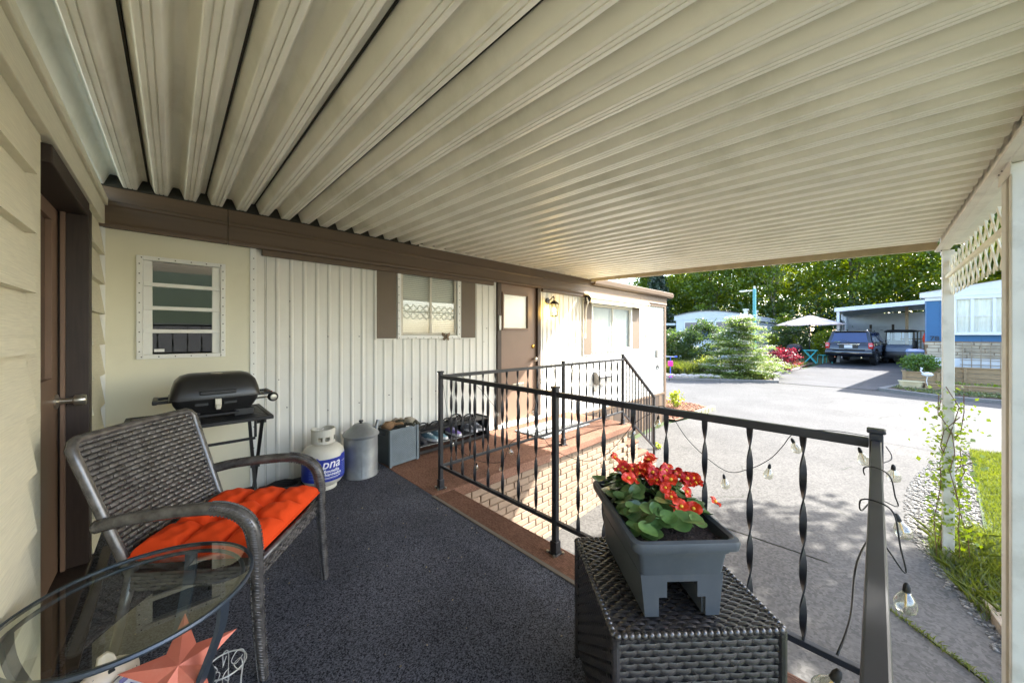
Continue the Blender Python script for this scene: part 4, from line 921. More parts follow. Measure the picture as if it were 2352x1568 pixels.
for s_ in (-1,1):
    L('side_handle', MB().bar((s_*.20,-.10,.122),(s_*.272,-.10,.122),.02,.018).bar((s_*.20,.06,.122),(s_*.272,.06,.122),.02,.018).bar((s_*.272,-.11,.122),(s_*.272,.07,.122),.022,.024), m_black, BQ, bevel=.005)
L('grease_tray', MB().mm(-.10,.10,-.165,-.02,.018,.034), m_blackm, BQ, bevel=.004)
for x in (-.13,.13):
    for y_ in (-.12,.12): L('foot', MB().mm(x-.05,x+.05,y_-.02,y_+.02,.0,.045), m_black, BQ, bevel=.005)
L('regulator_pipe', MB().cyl((.19,-.10,.095),(.262,-.12,.098),.006,8), m_steel, BQ)
L('regulator', MB().lathe([(.012,.03),(.026,.026),(.030,.012),(.030,-.008),(.022,-.02),(.004,-.022)],16,(.283,-.135,.098),'Y'), m_blackm, BQ, smooth=True); L('dial', MB().lathe([(.019,-.0225),(.017,-.026),(.002,-.027)],14,(.283,-.135,.098),'Y'), m_steel, BQ)
L('igniter', MB().cyl((.262,-.10,.128),(.285,-.10,.128),.006,8), M('red_plastic', srgb(190,30,30), .4), BQ)
# ------------------------------------------------------------------ propane tank
m_tank = M('tank_enamel', srgb(208,204,190), .42, var=.05, scale=8, dirt=.15, dscale=9, dcol=srgb(150,132,104))
m_lblue = M('label_blue', srgb(26,48,150), .4, var=.1, scale=15)
PT = thing('propane_tank', 'white propane tank with blue printed label against the siding', 'gas tank', (.885,3.13,0))
L('foot_ring', MB().lathe([(.085,.0),(.10,.0),(.103,.035),(.10,.04)],28,cap=False), m_tank, PT, smooth=True)
L('shell', MB().lathe([(.02,.018),(.09,.024),(.13,.05),(.150,.08),(.1555,.10),(.1555,.27),(.150,.298),(.13,.328),(.095,.346),(.05,.358),(.005,.361)],36), m_tank, PT, smooth='all')
col = MB()
for j in range(30):
    a0,a1 = 2*math.pi*j/30,2*math.pi*(j+1)/30
    lo = .350; hi = .470-(.03 if j in (6,7,8) else 0)
    segs = [(lo+.012,hi)]
    if j in (19,20,22,23,26,27): segs = [(lo+.012,.385),(.42,hi)]
    for z0,z1 in segs:
        r0,r1 = .088,.086
        vs = [(r*math.cos(a),r*math.sin(a),z) for r in (r0,r0-.004) for z in (z0,z1) for a in (a0,a1)]
        col.add(vs,[(0,1,3,2),(6,7,5,4),(2,3,7,6),(4,5,1,0),(1,5,7,3),(0,2,6,4)])
L('collar', col, m_tank, PT, smooth=True); L('collar_rim', MB().tube([(.086*math.cos(t*math.pi/15),.086*math.sin(t*math.pi/15),.472-.02*math.exp(-((t-7.5)/1.5)**2)) for t in range(30)],.005,6,closed=True), m_tank, PT, smooth='all')
L('valve', MB().cyl((0,0,.355),(0,0,.42),.018,10).cyl((0,0,.395),(.045,0,.395),.012,10).cyl((0,0,.42),(0,0,.445),.028,10), m_steel, PT, smooth=True)
def wrapl(mb, r_, a_c, zc):       # lay flat lettering (x,y) round the cylinder
    mb.v = [((r_+v[2])*math.cos(a_c+v[0]/r_), (r_+v[2])*math.sin(a_c+v[0]/r_), zc+v[1]) for v in mb.v]; return mb
AC = math.atan2(-3.13,-.885)+.36
lab = MB(); n = 40; rl = .1562
for i in range(n):
    for k in (0,1):
        a = AC-1.75+3.5*(i+k)/n; u = (i+k)/n*3.5-1.75
        top = .278 if abs(u) > .62 else (.278-.016*min(1,(.62-abs(u))/.1))
        lab.v += [(rl*math.cos(a),rl*math.sin(a),.085+.012*(abs(u)/1.75)**3 if False else .088),(rl*math.cos(a),rl*math.sin(a),top)]
    b = 4*i; lab.f.append((b,b+2,b+3,b+1))
L('label', lab, m_lblue, PT, smooth='all')
m_prt = M('label_white', srgb(235,236,238), .5, var=.02)
for (txt,sz,z,da,sh,bo) in (('pna',.10,.222,.02,.25,.001),('Bouteille',.034,.168,.05,0,.0006),('\u00c9changeable',.034,.142,.03,0,.0006)):
    L('lettering', wrapl(text_mb(txt,sz,.0004,bo,sh), rl+.0006, AC+da, z), m_prt, PT)
def arc(a0,a1,z0,z1):
    m_ = MB()
    for i in range(14):
        a,b = AC+a0+(a1-a0)*i/14, AC+a0+(a1-a0)*(i+1)/14
        m_.add([((rl+.0007)*math.cos(t),(rl+.0007)*math.sin(t),z) for t,z in ((a,z0),(b,z0),(b,z1),(a,z1))],[(0,1,2,3)])
    return m_
L('label_arrow', arc(-.35,.42,.115,.119), m_prt, PT); L('label_arrow', arc(-.35,.36,.108,.110), m_prt, PT)
ah = MB().add([(.04,.012,0),(.065,-.0,0),(.04,-.004,0),(.05,.0,0)],[(0,1,2,3)]); L('label_arrow', wrapl(ah, rl+.0009, AC+.12, .117), m_prt, PT)
L('label_line', arc(-.55,-.53,.10,.24), m_prt, PT)
for k in range(6): L('fine_print', arc(-1.05,-.68,.118+.016*k if False else .112+.012*k,.115+.012*k), M('label_pale', srgb(120,140,205), .5), PT)
for k in range(8): L('fine_print', arc(.62,1.1,.112+.015*k,.115+.015*k), m_prt if k == 7 else bpy.data.materials['label_pale'], PT)
rc = text_mb('\u25b3', .04, .0004) if False else MB().frame(-.016,.016,-.016,.016,.003,-.0002,.0002).xf(Matrix.Rotation(R(90),4,'X'))
L('recycling_mark', wrapl(MB().tube([(.014*math.cos(t*2.094+.52),.014*math.sin(t*2.094+.52),0) for t in range(3)],.0018,4,closed=True), rl+.001, AC-.85, .215), m_prt, PT)
# ------------------------------------------------------------------ galvanised can
m_galv = M('galvanised_steel', srgb(148,152,154), .45, metal=.55, var=.22, scale=7, dirt=.35, dscale=5, dcol=srgb(96,98,100))
GC = thing('galvanised_can', 'galvanised steel can with domed lid and spout beside the propane tank', 'metal can', (1.203,3.17,0))
L('body', MB().lathe([(.134,.0),(.142,.004),(.142,.012),(.139,.02),(.138,.34),(.146,.348),(.146,.356),(.14,.36)],36), m_galv, GC, smooth=True)
L('lid', MB().lathe([(.15,.352),(.152,.362),(.145,.372),(.11,.40),(.075,.432),(.06,.448),(.045,.452),(.004,.455)],36), m_galv, GC, smooth=True)
L('lid_knob', MB().lathe([(.014,.453),(.010,.462),(.02,.47),(.018,.480),(.003,.484)],14), m_black, GC, smooth=True)
L('spout', MB().tube([(.11,.02,.30),(.15,.03,.38),(.168,.035,.45)],[.024,.018,.016],10), m_galv, GC, smooth=True)
L('seam', MB().box((-.045,-.1312,.18),(.010,.004,.32),R(-19)), m_galv, GC)
# ------------------------------------------------------------------ coiled hose
HC = []
for k in range(90):
    a = k*.42; r_ = .13+.022*math.sin(k*.9)+.0006*k*.3; HC.append((.62+r_*math.cos(a), 3.22+.8*r_*math.sin(a)*.8, .012+.0006*k+.006*math.sin(k*1.7)))
tag(obj('hose', MB().tube(HC,.0095,7), m_rubber, smooth='all'), 'coiled black rubber hose on the carpet beside the propane tank', 'hose')
# ------------------------------------------------------------------ woven plastic crate with gloves
m_crate = M('grey_blue_plastic', srgb(104,116,122), .5, var=.1, scale=12)
m_crated = M('dark_crate_side', srgb(64,70,72), .55, var=.1)
CRT = thing('woven_crate', 'grey blue woven plastic storage crate holding gardening gloves', 'crate', (1.588,3.29,0), R(8))
w2,d2,h2 = .15,.135,.345
for sx in (-1,1):
    for sy in (-1,1): L('corner_post', MB().mm(sx*w2-.012,sx*w2+.012,sy*d2-.012,sy*d2+.012,0,h2), m_crate, CRT, bevel=.003)
for sy in (-1,1):
    for z in (.022,h2-.012): L('rail', MB().mm(-w2+.012,w2-.012,sy*d2-.009,sy*d2+.009,z-.012,z+.012), m_crate, CRT, bevel=.003)
    wv = MB(); weave(wv,(-w2+.014,sy*d2-.003 if sy < 0 else sy*d2+.003,.034),(1,0,0),(0,0,1),2*w2-.028,h2-.058,.0145,.011,.004)
    if sy > 0: wv.v = [(-p[0],2*d2+.006-p[1],p[2]) for p in wv.v]
    tag(L('weave_panel', wv, m_crate, CRT, smooth='all', recalc=False), kind='stuff')
    L('inner_panel', MB().mm(-w2+.012,w2-.012,sy*d2-.002,sy*d2+.002,.03,h2-.02), m_crated, CRT)
for sx in (-1,1):
    L('side_panel', MB().mm(sx*w2-.004,sx*w2+.004,-d2+.012,d2-.012,.02,h2-.07).mm(sx*w2-.008,sx*w2+.008,-d2+.012,d2-.012,h2-.024,h2).mm(sx*w2-.004,sx*w2+.004,-d2+.012,-.05,h2-.07,h2-.024).mm(sx*w2-.004,sx*w2+.004,.05,d2-.012,h2-.07,h2-.024), m_crated, CRT)
L('base', MB().mm(-w2,w2,-d2,d2,.012,.02), m_crated, CRT)
def blob(mb, c, sc, amp, seed, n=14, m=10):
    r_ = random.Random(seed); ph = [r_.uniform(0,6.28) for _ in range(6)]
    o = len(mb.v); mb.sphere((0,0,0),1,n,m)
    for i in range(o,len(mb.v)):
        v = Vector(mb.v[i]); k = 1+amp*(math.sin(v.x*5+ph[0])*math.sin(v.y*6+ph[1])+.6*math.sin(v.z*7+ph[2])*math.sin(v.x*9+ph[3]))
        mb.v[i] = (c[0]+v.x*sc[0]*k, c[1]+v.y*sc[1]*k, c[2]+v.z*sc[2]*k)
    return mb
def glove(name, label, loc, rz, mat, z):
    T = thing(name, label, 'glove', (loc[0],loc[1],z), rz)
    mb = MB(); blob(mb,(0,0,0),(.055,.042,.018),.18,3)
    for k in range(4): mb.tube(cr([(.035,-.03+k*.02,.004),(.075,-.034+k*.022,.018),(.115-.012*abs(k-1.5),-.036+k*.024,-.012)],4),[.012]*8+[.008],8)
    mb.tube(cr([(0,-.035,0),(.03,-.07,.01),(.06,-.078,-.01)],4),[.012]*8+[.008],8)
    L('hand', mb, mat, T, smooth='all'); L('cuff', MB().tube([(-.035,0,0),(-.075,0,.006),(-.11,0,-.015)],[.040,.043,.047],12), mat, T, smooth='all'); return T
glove('work_glove', 'brown leather work glove lying on top of the grey crate', (1.545,3.27), .5, M('tan_leather', srgb(128,98,68), .8, var=.25, scale=30, bump=.3), .365)
glove('work_glove', 'pale grey dusty work glove on the far side of the crate', (1.655,3.30), 2.4, M('dusty_fabric', srgb(158,150,132), .9, var=.25, scale=30, bump=.3), .37)
glove('work_glove', 'dark green work glove tucked at the right rim of the crate', (1.69,3.25), -.4, M('dark_fabric', srgb(58,58,46), .9, var=.25, scale=30, bump=.3), .352)
# ------------------------------------------------------------------ shoe rack
RK = thing('shoe_rack', 'black two-tier shoe rack against the wall beside the door', 'shoe rack', (2.25,3.33,0), R(1.5))
for x in (-.465,.465): L('side', MB().mm(x-.008,x+.008,-.125,.125,0,.265), m_black, RK, bevel=.002)
L('top', MB().mm(-.456,.456,-.125,.125,.238,.252), m_black, RK, bevel=.002); L('shelf', MB().mm(-.456,.456,-.125,.125,.105,.118), m_black, RK, bevel=.002)
L('back', MB().mm(-.456,.456,.112,.12,.03,.237), m_black, RK); L('plinth', MB().mm(-.456,.456,-.10,-.09,.02,.05), m_black, RK)
L('lip', MB().mm(-.473,.473,-.127,.127,.2655,.272), m_black, RK, bevel=.002) if False else None
m_foam = M('black_foam', srgb(30,29,29), .85, var=.15, scale=40)
def flipflop(label, loc, rz, z, tilt=0.):
    T = thing('flip_flop', label, 'sandal', (loc[0],loc[1],z), rz)
    out = [(.13*math.cos(t)*(1 if math.cos(t) > 0 else 1), (.045+.008*math.cos(t))*math.sin(t)) for t in [2*math.pi*i/22 for i in range(22)]]
    L('sole', MB().prism(out, 0, .018, 'Z').xf(Matrix.Rotation(tilt,4,'Y')), m_foam, T, bevel=.004)
    for s_ in (-1,1): L('strap', MB().tube(cr([(.075,0,.018),(.055,s_*.018,.05),(.0,s_*.038,.045),(-.045,s_*.044,.014)],5),.007,6), m_rubber, T, smooth='all')
    return T
ZK = .253
flipflop('black flip-flop at the crate end of the shoe rack top', (1.88,3.29), .35, ZK); flipflop('black flip-flop second from the crate on the shoe rack top', (2.01,3.27), .15, ZK)
flipflop('black flip-flop in the middle of the rack top, under another one', (2.19,3.30), .3, ZK); flipflop('black flip-flop piled over another in the middle of the rack top', (2.31,3.32), .1, ZK+.022); flipflop('black flip-flop nearest the door on the shoe rack top', (2.48,3.30), .2, ZK)
def shoe(label, loc, rz, z, mat, sole, s_=1.):
    T = thing('running_shoe', label, 'shoe', (loc[0],loc[1],z), rz); T.scale = (s_,s_,s_)
    ring = lambda x,w_,z0,z1: [(x,-w_,z0),(x,-w_*.95,z0+(z1-z0)*.5),(x,-w_*.55,z1),(x,w_*.55,z1),(x,w_*.95,z0+(z1-z0)*.5),(x,w_,z0)]
    L('upper', loft(MB(), [ring(-.12,.02,.02,.06),ring(-.115,.03,.02,.085),ring(-.07,.034,.02,.09),ring(-.02,.036,.02,.075),ring(.04,.041,.02,.055),ring(.09,.037,.02,.042),ring(.125,.02,.02,.03)]), mat, T, smooth='all')
    L('sole', loft(MB(), [[(x,-w_,0),(x,-w_,.026),(x,w_,.026),(x,w_,0)] for x,w_ in ((-.13,.022),(-.11,.034),(-.03,.034),(.05,.045),(.10,.04),(.137,.018))]), sole, T, smooth=True)
    L('laces', MB().tube([(-.02,-.02,.078),(0,.02,.072),(.015,-.02,.067),(.03,.02,.062),(.045,-.018,.058)],.003,5), sole, T); return T
m_wsole = M('white_sole', srgb(222,222,222), .7); m_sblue = M('pale_blue_mesh', srgb(120,150,160), .85, var=.15, scale=60); m_spur = M('lilac_mesh', srgb(150,130,190), .85, var=.15, scale=60); m_sgr = M('grey_mesh', srgb(130,126,126), .85, var=.2, scale=60); m_sdk = M('dark_mesh', srgb(60,60,64), .85, var=.2, scale=60)
HP = -math.pi/2
for lab_,x,mt,ry in (('dark shoe at the crate end of the rack shelf',1.91,m_sdk,HP),('pale blue running shoe nearer the crate on the rack shelf',2.03,m_sblue,HP+.25),('pale blue running shoe behind the railing post on the rack shelf',2.14,m_sblue,HP+.2),('lilac running shoe in the middle of the rack shelf',2.33,m_spur,HP+.1),('grey running shoe second from the door end of the shelf',2.55,m_sgr,HP+.15),('grey running shoe at the door end of the rack shelf',2.66,m_sgr,HP+.1)):
    shoe(lab_, (x-.05,3.315), ry, .119, mt, m_wsole if mt is not m_sdk else m_sdk, .92)
# door mat
tag(obj('door_mat', MB().box((3.66,2.99,.006),(.98,.50,.014),R(1)), m_mat, bevel=.004), 'flat grey doormat on the landing outside the brown door', 'doormat')
# ------------------------------------------------------------------ wall things
LN = thing('wall_lantern', 'black carriage lantern with lit yellow bulb beside the front door', 'lantern', (4.10,WY-.012,1.62))
L('back_plate', MB().lathe([(.005,-.016),(.04,-.014),(.05,-.004),(.05,0)],16,(0,0,.13),'Y'), m_iron, LN, smooth=True)
L('arm', MB().tube(cr([(0,-.01,.13),(0,-.06,.15),(0,-.11,.19),(0,-.125,.165),(0,-.125,.14)],5),.008,8), m_iron, LN, smooth='all')
cx_,cy_ = 0,-.125
L('roof', MB().lathe([(.078,.075),(.075,.08),(.045,.11),(.02,.128),(.008,.14),(.008,.155)],6,(cx_,cy_,0)), m_iron, LN)
L('finial', MB().lathe([(.006,.15),(.011,.165),(.005,.18),(.002,.20)],8,(cx_,cy_,0)), m_iron, LN)
L('base', MB().lathe([(.02,-.115),(.05,-.105),(.052,-.095),(.002,-.094)],6,(cx_,cy_,0)), m_iron, LN)
for k in range(6):
    a = k*math.pi/3; L('bar', MB().bar((cx_+.05*math.cos(a),cy_+.05*math.sin(a),-.10),(cx_+.066*math.cos(a),cy_+.066*math.sin(a),.078),.008,.008), m_iron, LN)
    b = a+math.pi/3; L('pane', MB().add([(cx_+.049*math.cos(a),cy_+.049*math.sin(a),-.098),(cx_+.049*math.cos(b),cy_+.049*math.sin(b),-.098),(cx_+.065*math.cos(b),cy_+.065*math.sin(b),.076),(cx_+.065*math.cos(a),cy_+.065*math.sin(a),.076)],[(0,1,2,3)]), m_bulb, LN)
L('bulb', MB().sphere((cx_,cy_,-.01),.028,12,8,(1,1,1.25)), M('lit_bulb', (1,.7,.25), .5, emis=(1,.62,.16), estr=14), LN, smooth='all')
pl = bpy.data.lights.new('lantern_light','POINT'); pl.energy = 1.6; pl.color = (1,.60,.12); pl.shadow_soft_size = .03
po = bpy.data.objects.new('lantern_light', pl); COL.objects.link(po); po.parent = LN; po.location = (cx_,cy_-.0,-.055)
MX = thing('mailbox', 'grey metal wall mailbox behind the landing railing', 'mailbox', (5.55,WY-.012,.36))
L('box', MB().prism([(0,0),(-.11,0),(-.11,.14),(-.07,.20),(0,.22)],-.19,.19,'X'), M('mailbox_grey', srgb(120,118,112), .5, var=.1), MX, bevel=.006)
L('lid', MB().prism([(0,.226),(-.074,.206),(-.122,.138),(-.122,.125),(-.112,.125),(-.112,.142),(-.068,.20),(0,.219)],-.20,.20,'X'), m_iron, MX)
L('newspaper_hook', MB().tube([(-.12,-.08,0),(-.12,-.09,-.03),(-.12,-.13,-.03),(-.12,-.14,-.005)],.005,6).tube([(.12,-.08,0),(.12,-.09,-.03),(.12,-.13,-.03),(.12,-.14,-.005)],.005,6), m_iron, MX)
AW = thing('rolled_awning', 'rolled cream window awning with hanging side arms above the far window', 'awning', (6.1,WY-.06,1.88))
m_aw = M('cream_vinyl', srgb(226,216,182), .55, var=.06, scale=4, stretch=(.5,20,20))
L('roll', MB().lathe([(.03,-1.08),(.055,-1.07),(.058,0),(.055,1.07),(.03,1.08)],16,(0,-.06,-.04),'X'), m_aw, AW, smooth=True); L('hood', MB().prism([(0,.05),(-.10,.025),(-.135,-.02),(-.13,-.03),(-.095,.01),(0,.032)],-1.10,1.10,'X'), m_aw, AW); L('drop_bar', MB().mm(-1.09,1.09,-.13,-.105,-.105,-.07), m_aw, AW, bevel=.005)
for s_ in (-1,1):
    L('arm', MB().tube(cr([(s_*1.13,-.07,-.02),(s_*1.15,-.10,-.12),(s_*1.12,-.045,-.25),(s_*1.12,-.03,-.65),(s_*1.12,-.03,-.70)],6),.010,8), m_alu, AW, smooth='all'); L('arm_bracket', MB().box((s_*1.12,-.02,-.66),(.03,.04,.08)), m_alu, AW, bevel=.004)
    L('end_wheel', MB().lathe([(.02,0),(.06,.002),(.06,.012),(.02,.014)],14,(s_*1.085-.007,-.06,-.04),'X'), m_iron, AW)
DB = tag(obj('door_bell', MB().mm(3.085,3.12,WY-.05,WY-.031,1.30,1.49), m_white, bevel=.006), 'slim white plastic doorbell on the left door jamb', 'doorbell')
BF = thing('butterfly_ornament', 'small brown metal butterfly hanging at the window frame bottom', 'ornament', (2.27,WY-.05,1.215))
m_bf = M('brown_metal', srgb(118,98,78), .6, var=.25, scale=40)
for s_ in (-1,1):
    L('wing', MB().prism([(0,.0),(s_*.02,.035),(s_*.055,.05),(s_*.06,.015),(s_*.03,-.004),(s_*.048,-.03),(s_*.03,-.045),(s_*.004,-.02)],-.002,.002,'Y').xf(Matrix.Rotation(s_*.35,4,'Z')), m_bf, BF)
L('body', MB().tube([(0,-.006,-.04),(0,-.006,.03)],[.003,.006],8), m_bf, BF, smooth=True)

fk = [(rnd.uniform(-.25,1.40),rnd.uniform(.1,3.3),.003+.003*rnd.random()) for _ in range(170)]
tag(obj('carpet_debris', leaves('carpet_debris', fk, .009, M('dry_bits', srgb(150,138,112), .9, var=.4, scale=60), 1.5), None), 'tiny dry leaf bits and lint scattered on the carpet', 'debris', kind='stuff')
# ------------------------------------------------------------------ blue house across the lane
m_bhb = M('blue_siding', srgb(40,90,132), .55, var=.06, scale=3); m_bhw = M('white_trim', srgb(206,207,208), .5, var=.03, dirt=.1, dscale=3)
m_curt = M('curtain', srgb(206,208,200), .8, var=.08); m_stn = M('stone_veneer', srgb(150,140,124), .85, var=.25, scale=4, col2=srgb(186,172,150), bump=.4, bscale=30)
m_plank = M('deck_plank', srgb(150,126,94), .8, var=.3, scale=3, stretch=(30,2,30), bump=.3, bscale=12)
m_roofd = M('dark_roof', srgb(70,72,76), .8)
BX = 19.3
BH_ = thing('blue_house', 'blue and white mobile home numbered 78 with a wide bay window', 'house', (21,-4,gz(20)))
B = lambda n,mb,m=m_bhw,**k: obj(n,mb,m,BH_,**k)
B('wall', MB().prism([(BX+.02,-1.225),(31,-3.2),(31,-8.5),(BX+.02,-8.5)],-.5,2.6,'Z'), m_bhw)
x = -1.235; i = 0
for i in range(24):
    y1_ = -1.23-i*.30; 
    for z0,z1 in (((1.02,2.56),) if y1_ > -1.8 else ((1.02,1.24),)): B('siding_panel', MB().mm(BX-.012+.003*(i%2),BX+.02,y1_-.297,y1_,z0,z1), m_bhb)
for i in range(36): B('side_panel', MB().mm(.03+i*.30,.03+i*.30+.297,0,.02+.003*(i%2),.6,2.56).xf(Matrix.Translation((BX,-1.22,0)) @ Matrix.Rotation(math.atan2(-1.98,11.7),4,'Z')), m_bhb)
B('fascia', MB().mm(BX-.12,BX+.03,-8.5,-1.08,2.56,2.74), m_bhw, bevel=.01); B('fascia', MB().mm(BX-.06,BX+.03,-8.5,-1.2,2.44,2.56), m_bhw, bevel=.01)
B('side_fascia', MB().mm(.035,11.7,0,.14,2.56,2.74).xf(Matrix.Translation((BX,-1.22,0)) @ Matrix.Rotation(math.atan2(-1.98,11.7),4,'Z')), m_bhw)
B('roof', MB().add([(BX-.16,-1.0,2.742),(31,-2.98,2.742),(31,-4.8,3.35),(BX-.16,-4.8,3.35),(BX-.16,-8.6,2.742),(31,-8.6,2.742)],[(0,1,2,3),(3,2,5,4)]), m_roofd)
B('gable', MB().add([(BX-.10,-1.08,2.743),(BX-.10,-4.8,3.34),(BX-.10,-8.5,2.743)],[(0,1,2)]), m_bhw)
wn = B('bay_window', MB().mm(BX-.16,BX-.013,-5.2,-1.84,1.24,1.34).mm(BX-.16,BX-.013,-5.2,-1.84,2.44,2.555), m_bhw, bevel=.008)
ye = [-1.86,-2.22,-2.66,-3.1,-3.54,-3.98,-4.4,-5.15]
for a in ye: obj('mullion', MB().mm(BX-.15,BX-.013,a-.035,a+.035,1.34,2.44), m_bhw, wn, bevel=.006)
for a,b in zip(ye,ye[1:]):
    obj('pane', MB().add([(BX-.09,b+.035,1.34),(BX-.09,a-.035,1.34),(BX-.09,a-.035,2.44),(BX-.09,b+.035,2.44)],[(0,1,2,3)]), m_glass, wn)
    obj('glazing_bar', MB().mm(BX-.105,BX-.092,b+.035,a-.035,1.86,1.885), m_bhw, wn)
    obj('curtain', MB().grid(lambda u,v: (BX-.045+.016*math.sin(u*(a-b)*60), b+(a-b)*u, 1.34+1.1*v), 30, 1), m_curt, wn, smooth='all')
n78 = text_mb('78', .22, .02, .004); n78.xf(Matrix.Translation((BX-.03,-1.42,1.12)) @ Matrix.Rotation(R(-90),4,'Z') @ Matrix.Rotation(R(90),4,'X')); B('house_number', n78, M('navy_number', srgb(24,42,66), .5))
zc = .46; rw = 0
while zc < .99:
    yc = -1.18-rnd.random()*.1; hh = rnd.choice((.09,.11,.13)); hh = min(hh,1.015-zc)
    while yc > -5.6:
        ll = rnd.uniform(.22,.5); B('stone', MB().mm(BX-.05-rnd.random()*.02,BX+.02,yc-ll+.012,yc,zc,zc+hh-.012), m_stn, bevel=.01); yc -= ll
    zc += hh
B('stone_backing', MB().mm(BX-.03,BX+.018,-8.4,-1.2,.45,1.02), m_mortar); B('base_band', MB().mm(BX-.06,BX+.015,-8.4,-1.2,-.5,.45), m_bhw)
TR = thing('trellis', 'grey wooden grid trellis leaning on the blue house stone base', 'trellis', (BX-.09,-2.4,.14))
for i in range(5): obj('upright', MB().mm(BX-.115,BX-.1,-2.03-i*.19,-2.01-i*.19,.14,1.0), m_timber, TR)
for i in range(5): obj('crossbar', MB().mm(BX-.13,BX-.116,-2.83,-1.97,.24+i*.16,.26+i*.16), m_timber, TR)
# tiered wooden planters in front
def planter(label, x0,x1,y0,y1,z0,z1, rows):
    T = thing('wooden_planter', label, 'planter', ((x0+x1)/2,(y0+y1)/2,z0)); h_ = (z1-z0)/rows
    for r_ in range(rows):
        za,zb_ = z0+h_*r_+.004, z0+h_*(r_+1)-.004
        obj('plank', MB().mm(x0,x0+.03,y0,y1,za,zb_), m_plank, T, bevel=.004); obj('plank', MB().mm(x0+.03,x1-.03,y1-.03,y1,za,zb_), m_plank, T, bevel=.004); obj('plank', MB().mm(x0+.03,x1-.03,y0,y0+.03,za,zb_), m_plank, T, bevel=.004)
    obj('cap_board', MB().mm(x0-.03,x0+.10,y0-.02,y1+.02,z1,z1+.035), m_plank, T, bevel=.005); obj('cap_board', MB().mm(x0+.101,x1,y1-.08,y1+.02,z1,z1+.035), m_plank, T, bevel=.005)
    k = max(2,int((y1-y0)/.7))
    for i in range(k): obj('stake', MB().mm(x0-.035,x0-.001,y0+(y1-y0-.07)*i/(k-1),y0+.07+(y1-y0-.07)*i/(k-1),z0-.05,z1-.002), m_plank, T)
    obj('soil', MB().mm(x0+.03,x1-.03,y0+.03,y1-.03,z1-.08,z1-.05), m_soil, T)
    return T
planter('tall upper plank planter platform along the blue house front', 18.25,19.2,-7.5,-1.16,-.46,.17,4)
planter('short plank planter box holding the round green bush', 17.7,18.2,-1.42,-.62,-.5,.0,3)
planter('long low plank planter along the lane below the blue house', 17.15,17.65,-7.0,-1.08,-.53,-.31,2)
planter('small low plank box beside the cream trough', 16.95,17.12,-1.05,-.5,-.54,-.46,1)
TG = thing('garden_trough', 'cream oval garden trough standing before the wooden planters', 'trough', (17.25,-.78,-.5))
L('trough', loft(MB(), [rr(.24,.46,.0,.1),rr(.30,.54,.22,.12),rr(.33,.58,.235,.13),rr(.33,.58,.25,.13),rr(.28,.52,.25,.12),rr(.26,.5,.2,.1)]), M('cream_resin', srgb(196,184,150), .7), TG, smooth=True)
GO = thing('goose_ornament', 'white metal bird garden ornament on thin legs by the planters', 'ornament', (17.1,-1.12,-.35))
L('body', MB().lathe([(.005,-.13),(.05,-.09),(.075,-.02),(.07,.04),(.035,.10),(.005,.13)],12,(0,0,.35),'Y'), m_bhw, GO, smooth='all'); L('neck', MB().tube(cr([(0,.09,.38),(0,.14,.46),(0,.11,.53),(0,.15,.55)],5),.018,8), m_bhw, GO, smooth='all')
for s_ in (-.03,.03): L('leg', MB().tube([(s_,0,.30),(s_,.02,.15),(s_,0,0)],.008,6), m_bhw, GO)
# ------------------------------------------------------------------ carport of the blue house
CP = thing('neighbour_carport', 'flat white carport beside the blue house over the parked vehicle', 'carport', (30,0,gz(30)))
m_cps = M('carport_white', srgb(206,210,214), .6, var=.04)
def cpz(y_): return 2.62-.05*(-1.2-y_)*-1 if False else 2.78+(y_+1.2)*-.07
mb = MB().mm(27,34,-2.75,1.6,0,.16); mb.v = [(a,b,cpz(b)+c_) for a,b,c_ in mb.v]; obj('roof', mb, m_cps, CP)
mb = MB().mm(26.94,26.998,-2.4,1.65,-.02,.19); mb.v = [(a,b,cpz(b)+c_) for a,b,c_ in mb.v]; obj('front_fascia', mb, m_bhw, CP)
for (x,y_,m) in ((27.1,1.5,m_bhw),(30.5,1.5,m_bhw),(33.8,1.5,m_bhw),(28.6,-1.15,m_plank)): obj('post', MB().mm(x-.06,x+.06,y_-.06,y_+.06,gz(x)-.05,cpz(y_)), m, CP, bevel=.006)
obj('back_wall', MB().mm(34,34.1,-3.6,1.6,gz(34)-.1,2.7), m_cps, CP); obj('back_door', MB().mm(33.93,33.998,-.7,.2,-.1,1.85), M('carport_door', srgb(190,194,196), .5), CP); obj('door_frame', MB().mm(33.95,33.99,.2,.32,-.1,1.95).mm(33.95,33.99,-.82,-.7,-.1,1.95), m_brownd, CP)
obj('side_screen', MB().mm(28.5,33.5,1.52,1.55,1.45,2.2), M('screen_sheet', srgb(150,160,168), .5, var=.2, scale=3), CP)
GF = thing('porch_gate', 'pale wooden slatted gate with crossed brace under the carport', 'gate', (29.9,-1.0,gz(30)))
for i in range(9): obj('slat', MB().mm(29.88,29.91,-1.98+i*.12,-1.94+i*.12,.3,1.5), m_plank, GF)
for z in (.35,1.0,1.45): obj('rail', MB().mm(29.85,29.878,-2.05,-.95,z,z+.06), m_plank, GF)
obj('brace', MB().bar((29.835,-1.9,.4),(29.835,-1.05,1.0),.03,.05,up=(1,0,0)), m_plank, GF); obj('brace', MB().bar((29.815,-1.9,1.0),(29.815,-1.05,.4),.03,.05,up=(1,0,0)), m_plank, GF)
tag(obj('hanging_jacket', blob(MB(),(27.6,-1.75,1.05),(.09,.12,.30),.15,8), M('orange_cloth', srgb(214,70,36), .9)), 'orange cloth hanging beside the blue house under the carport', 'jacket')
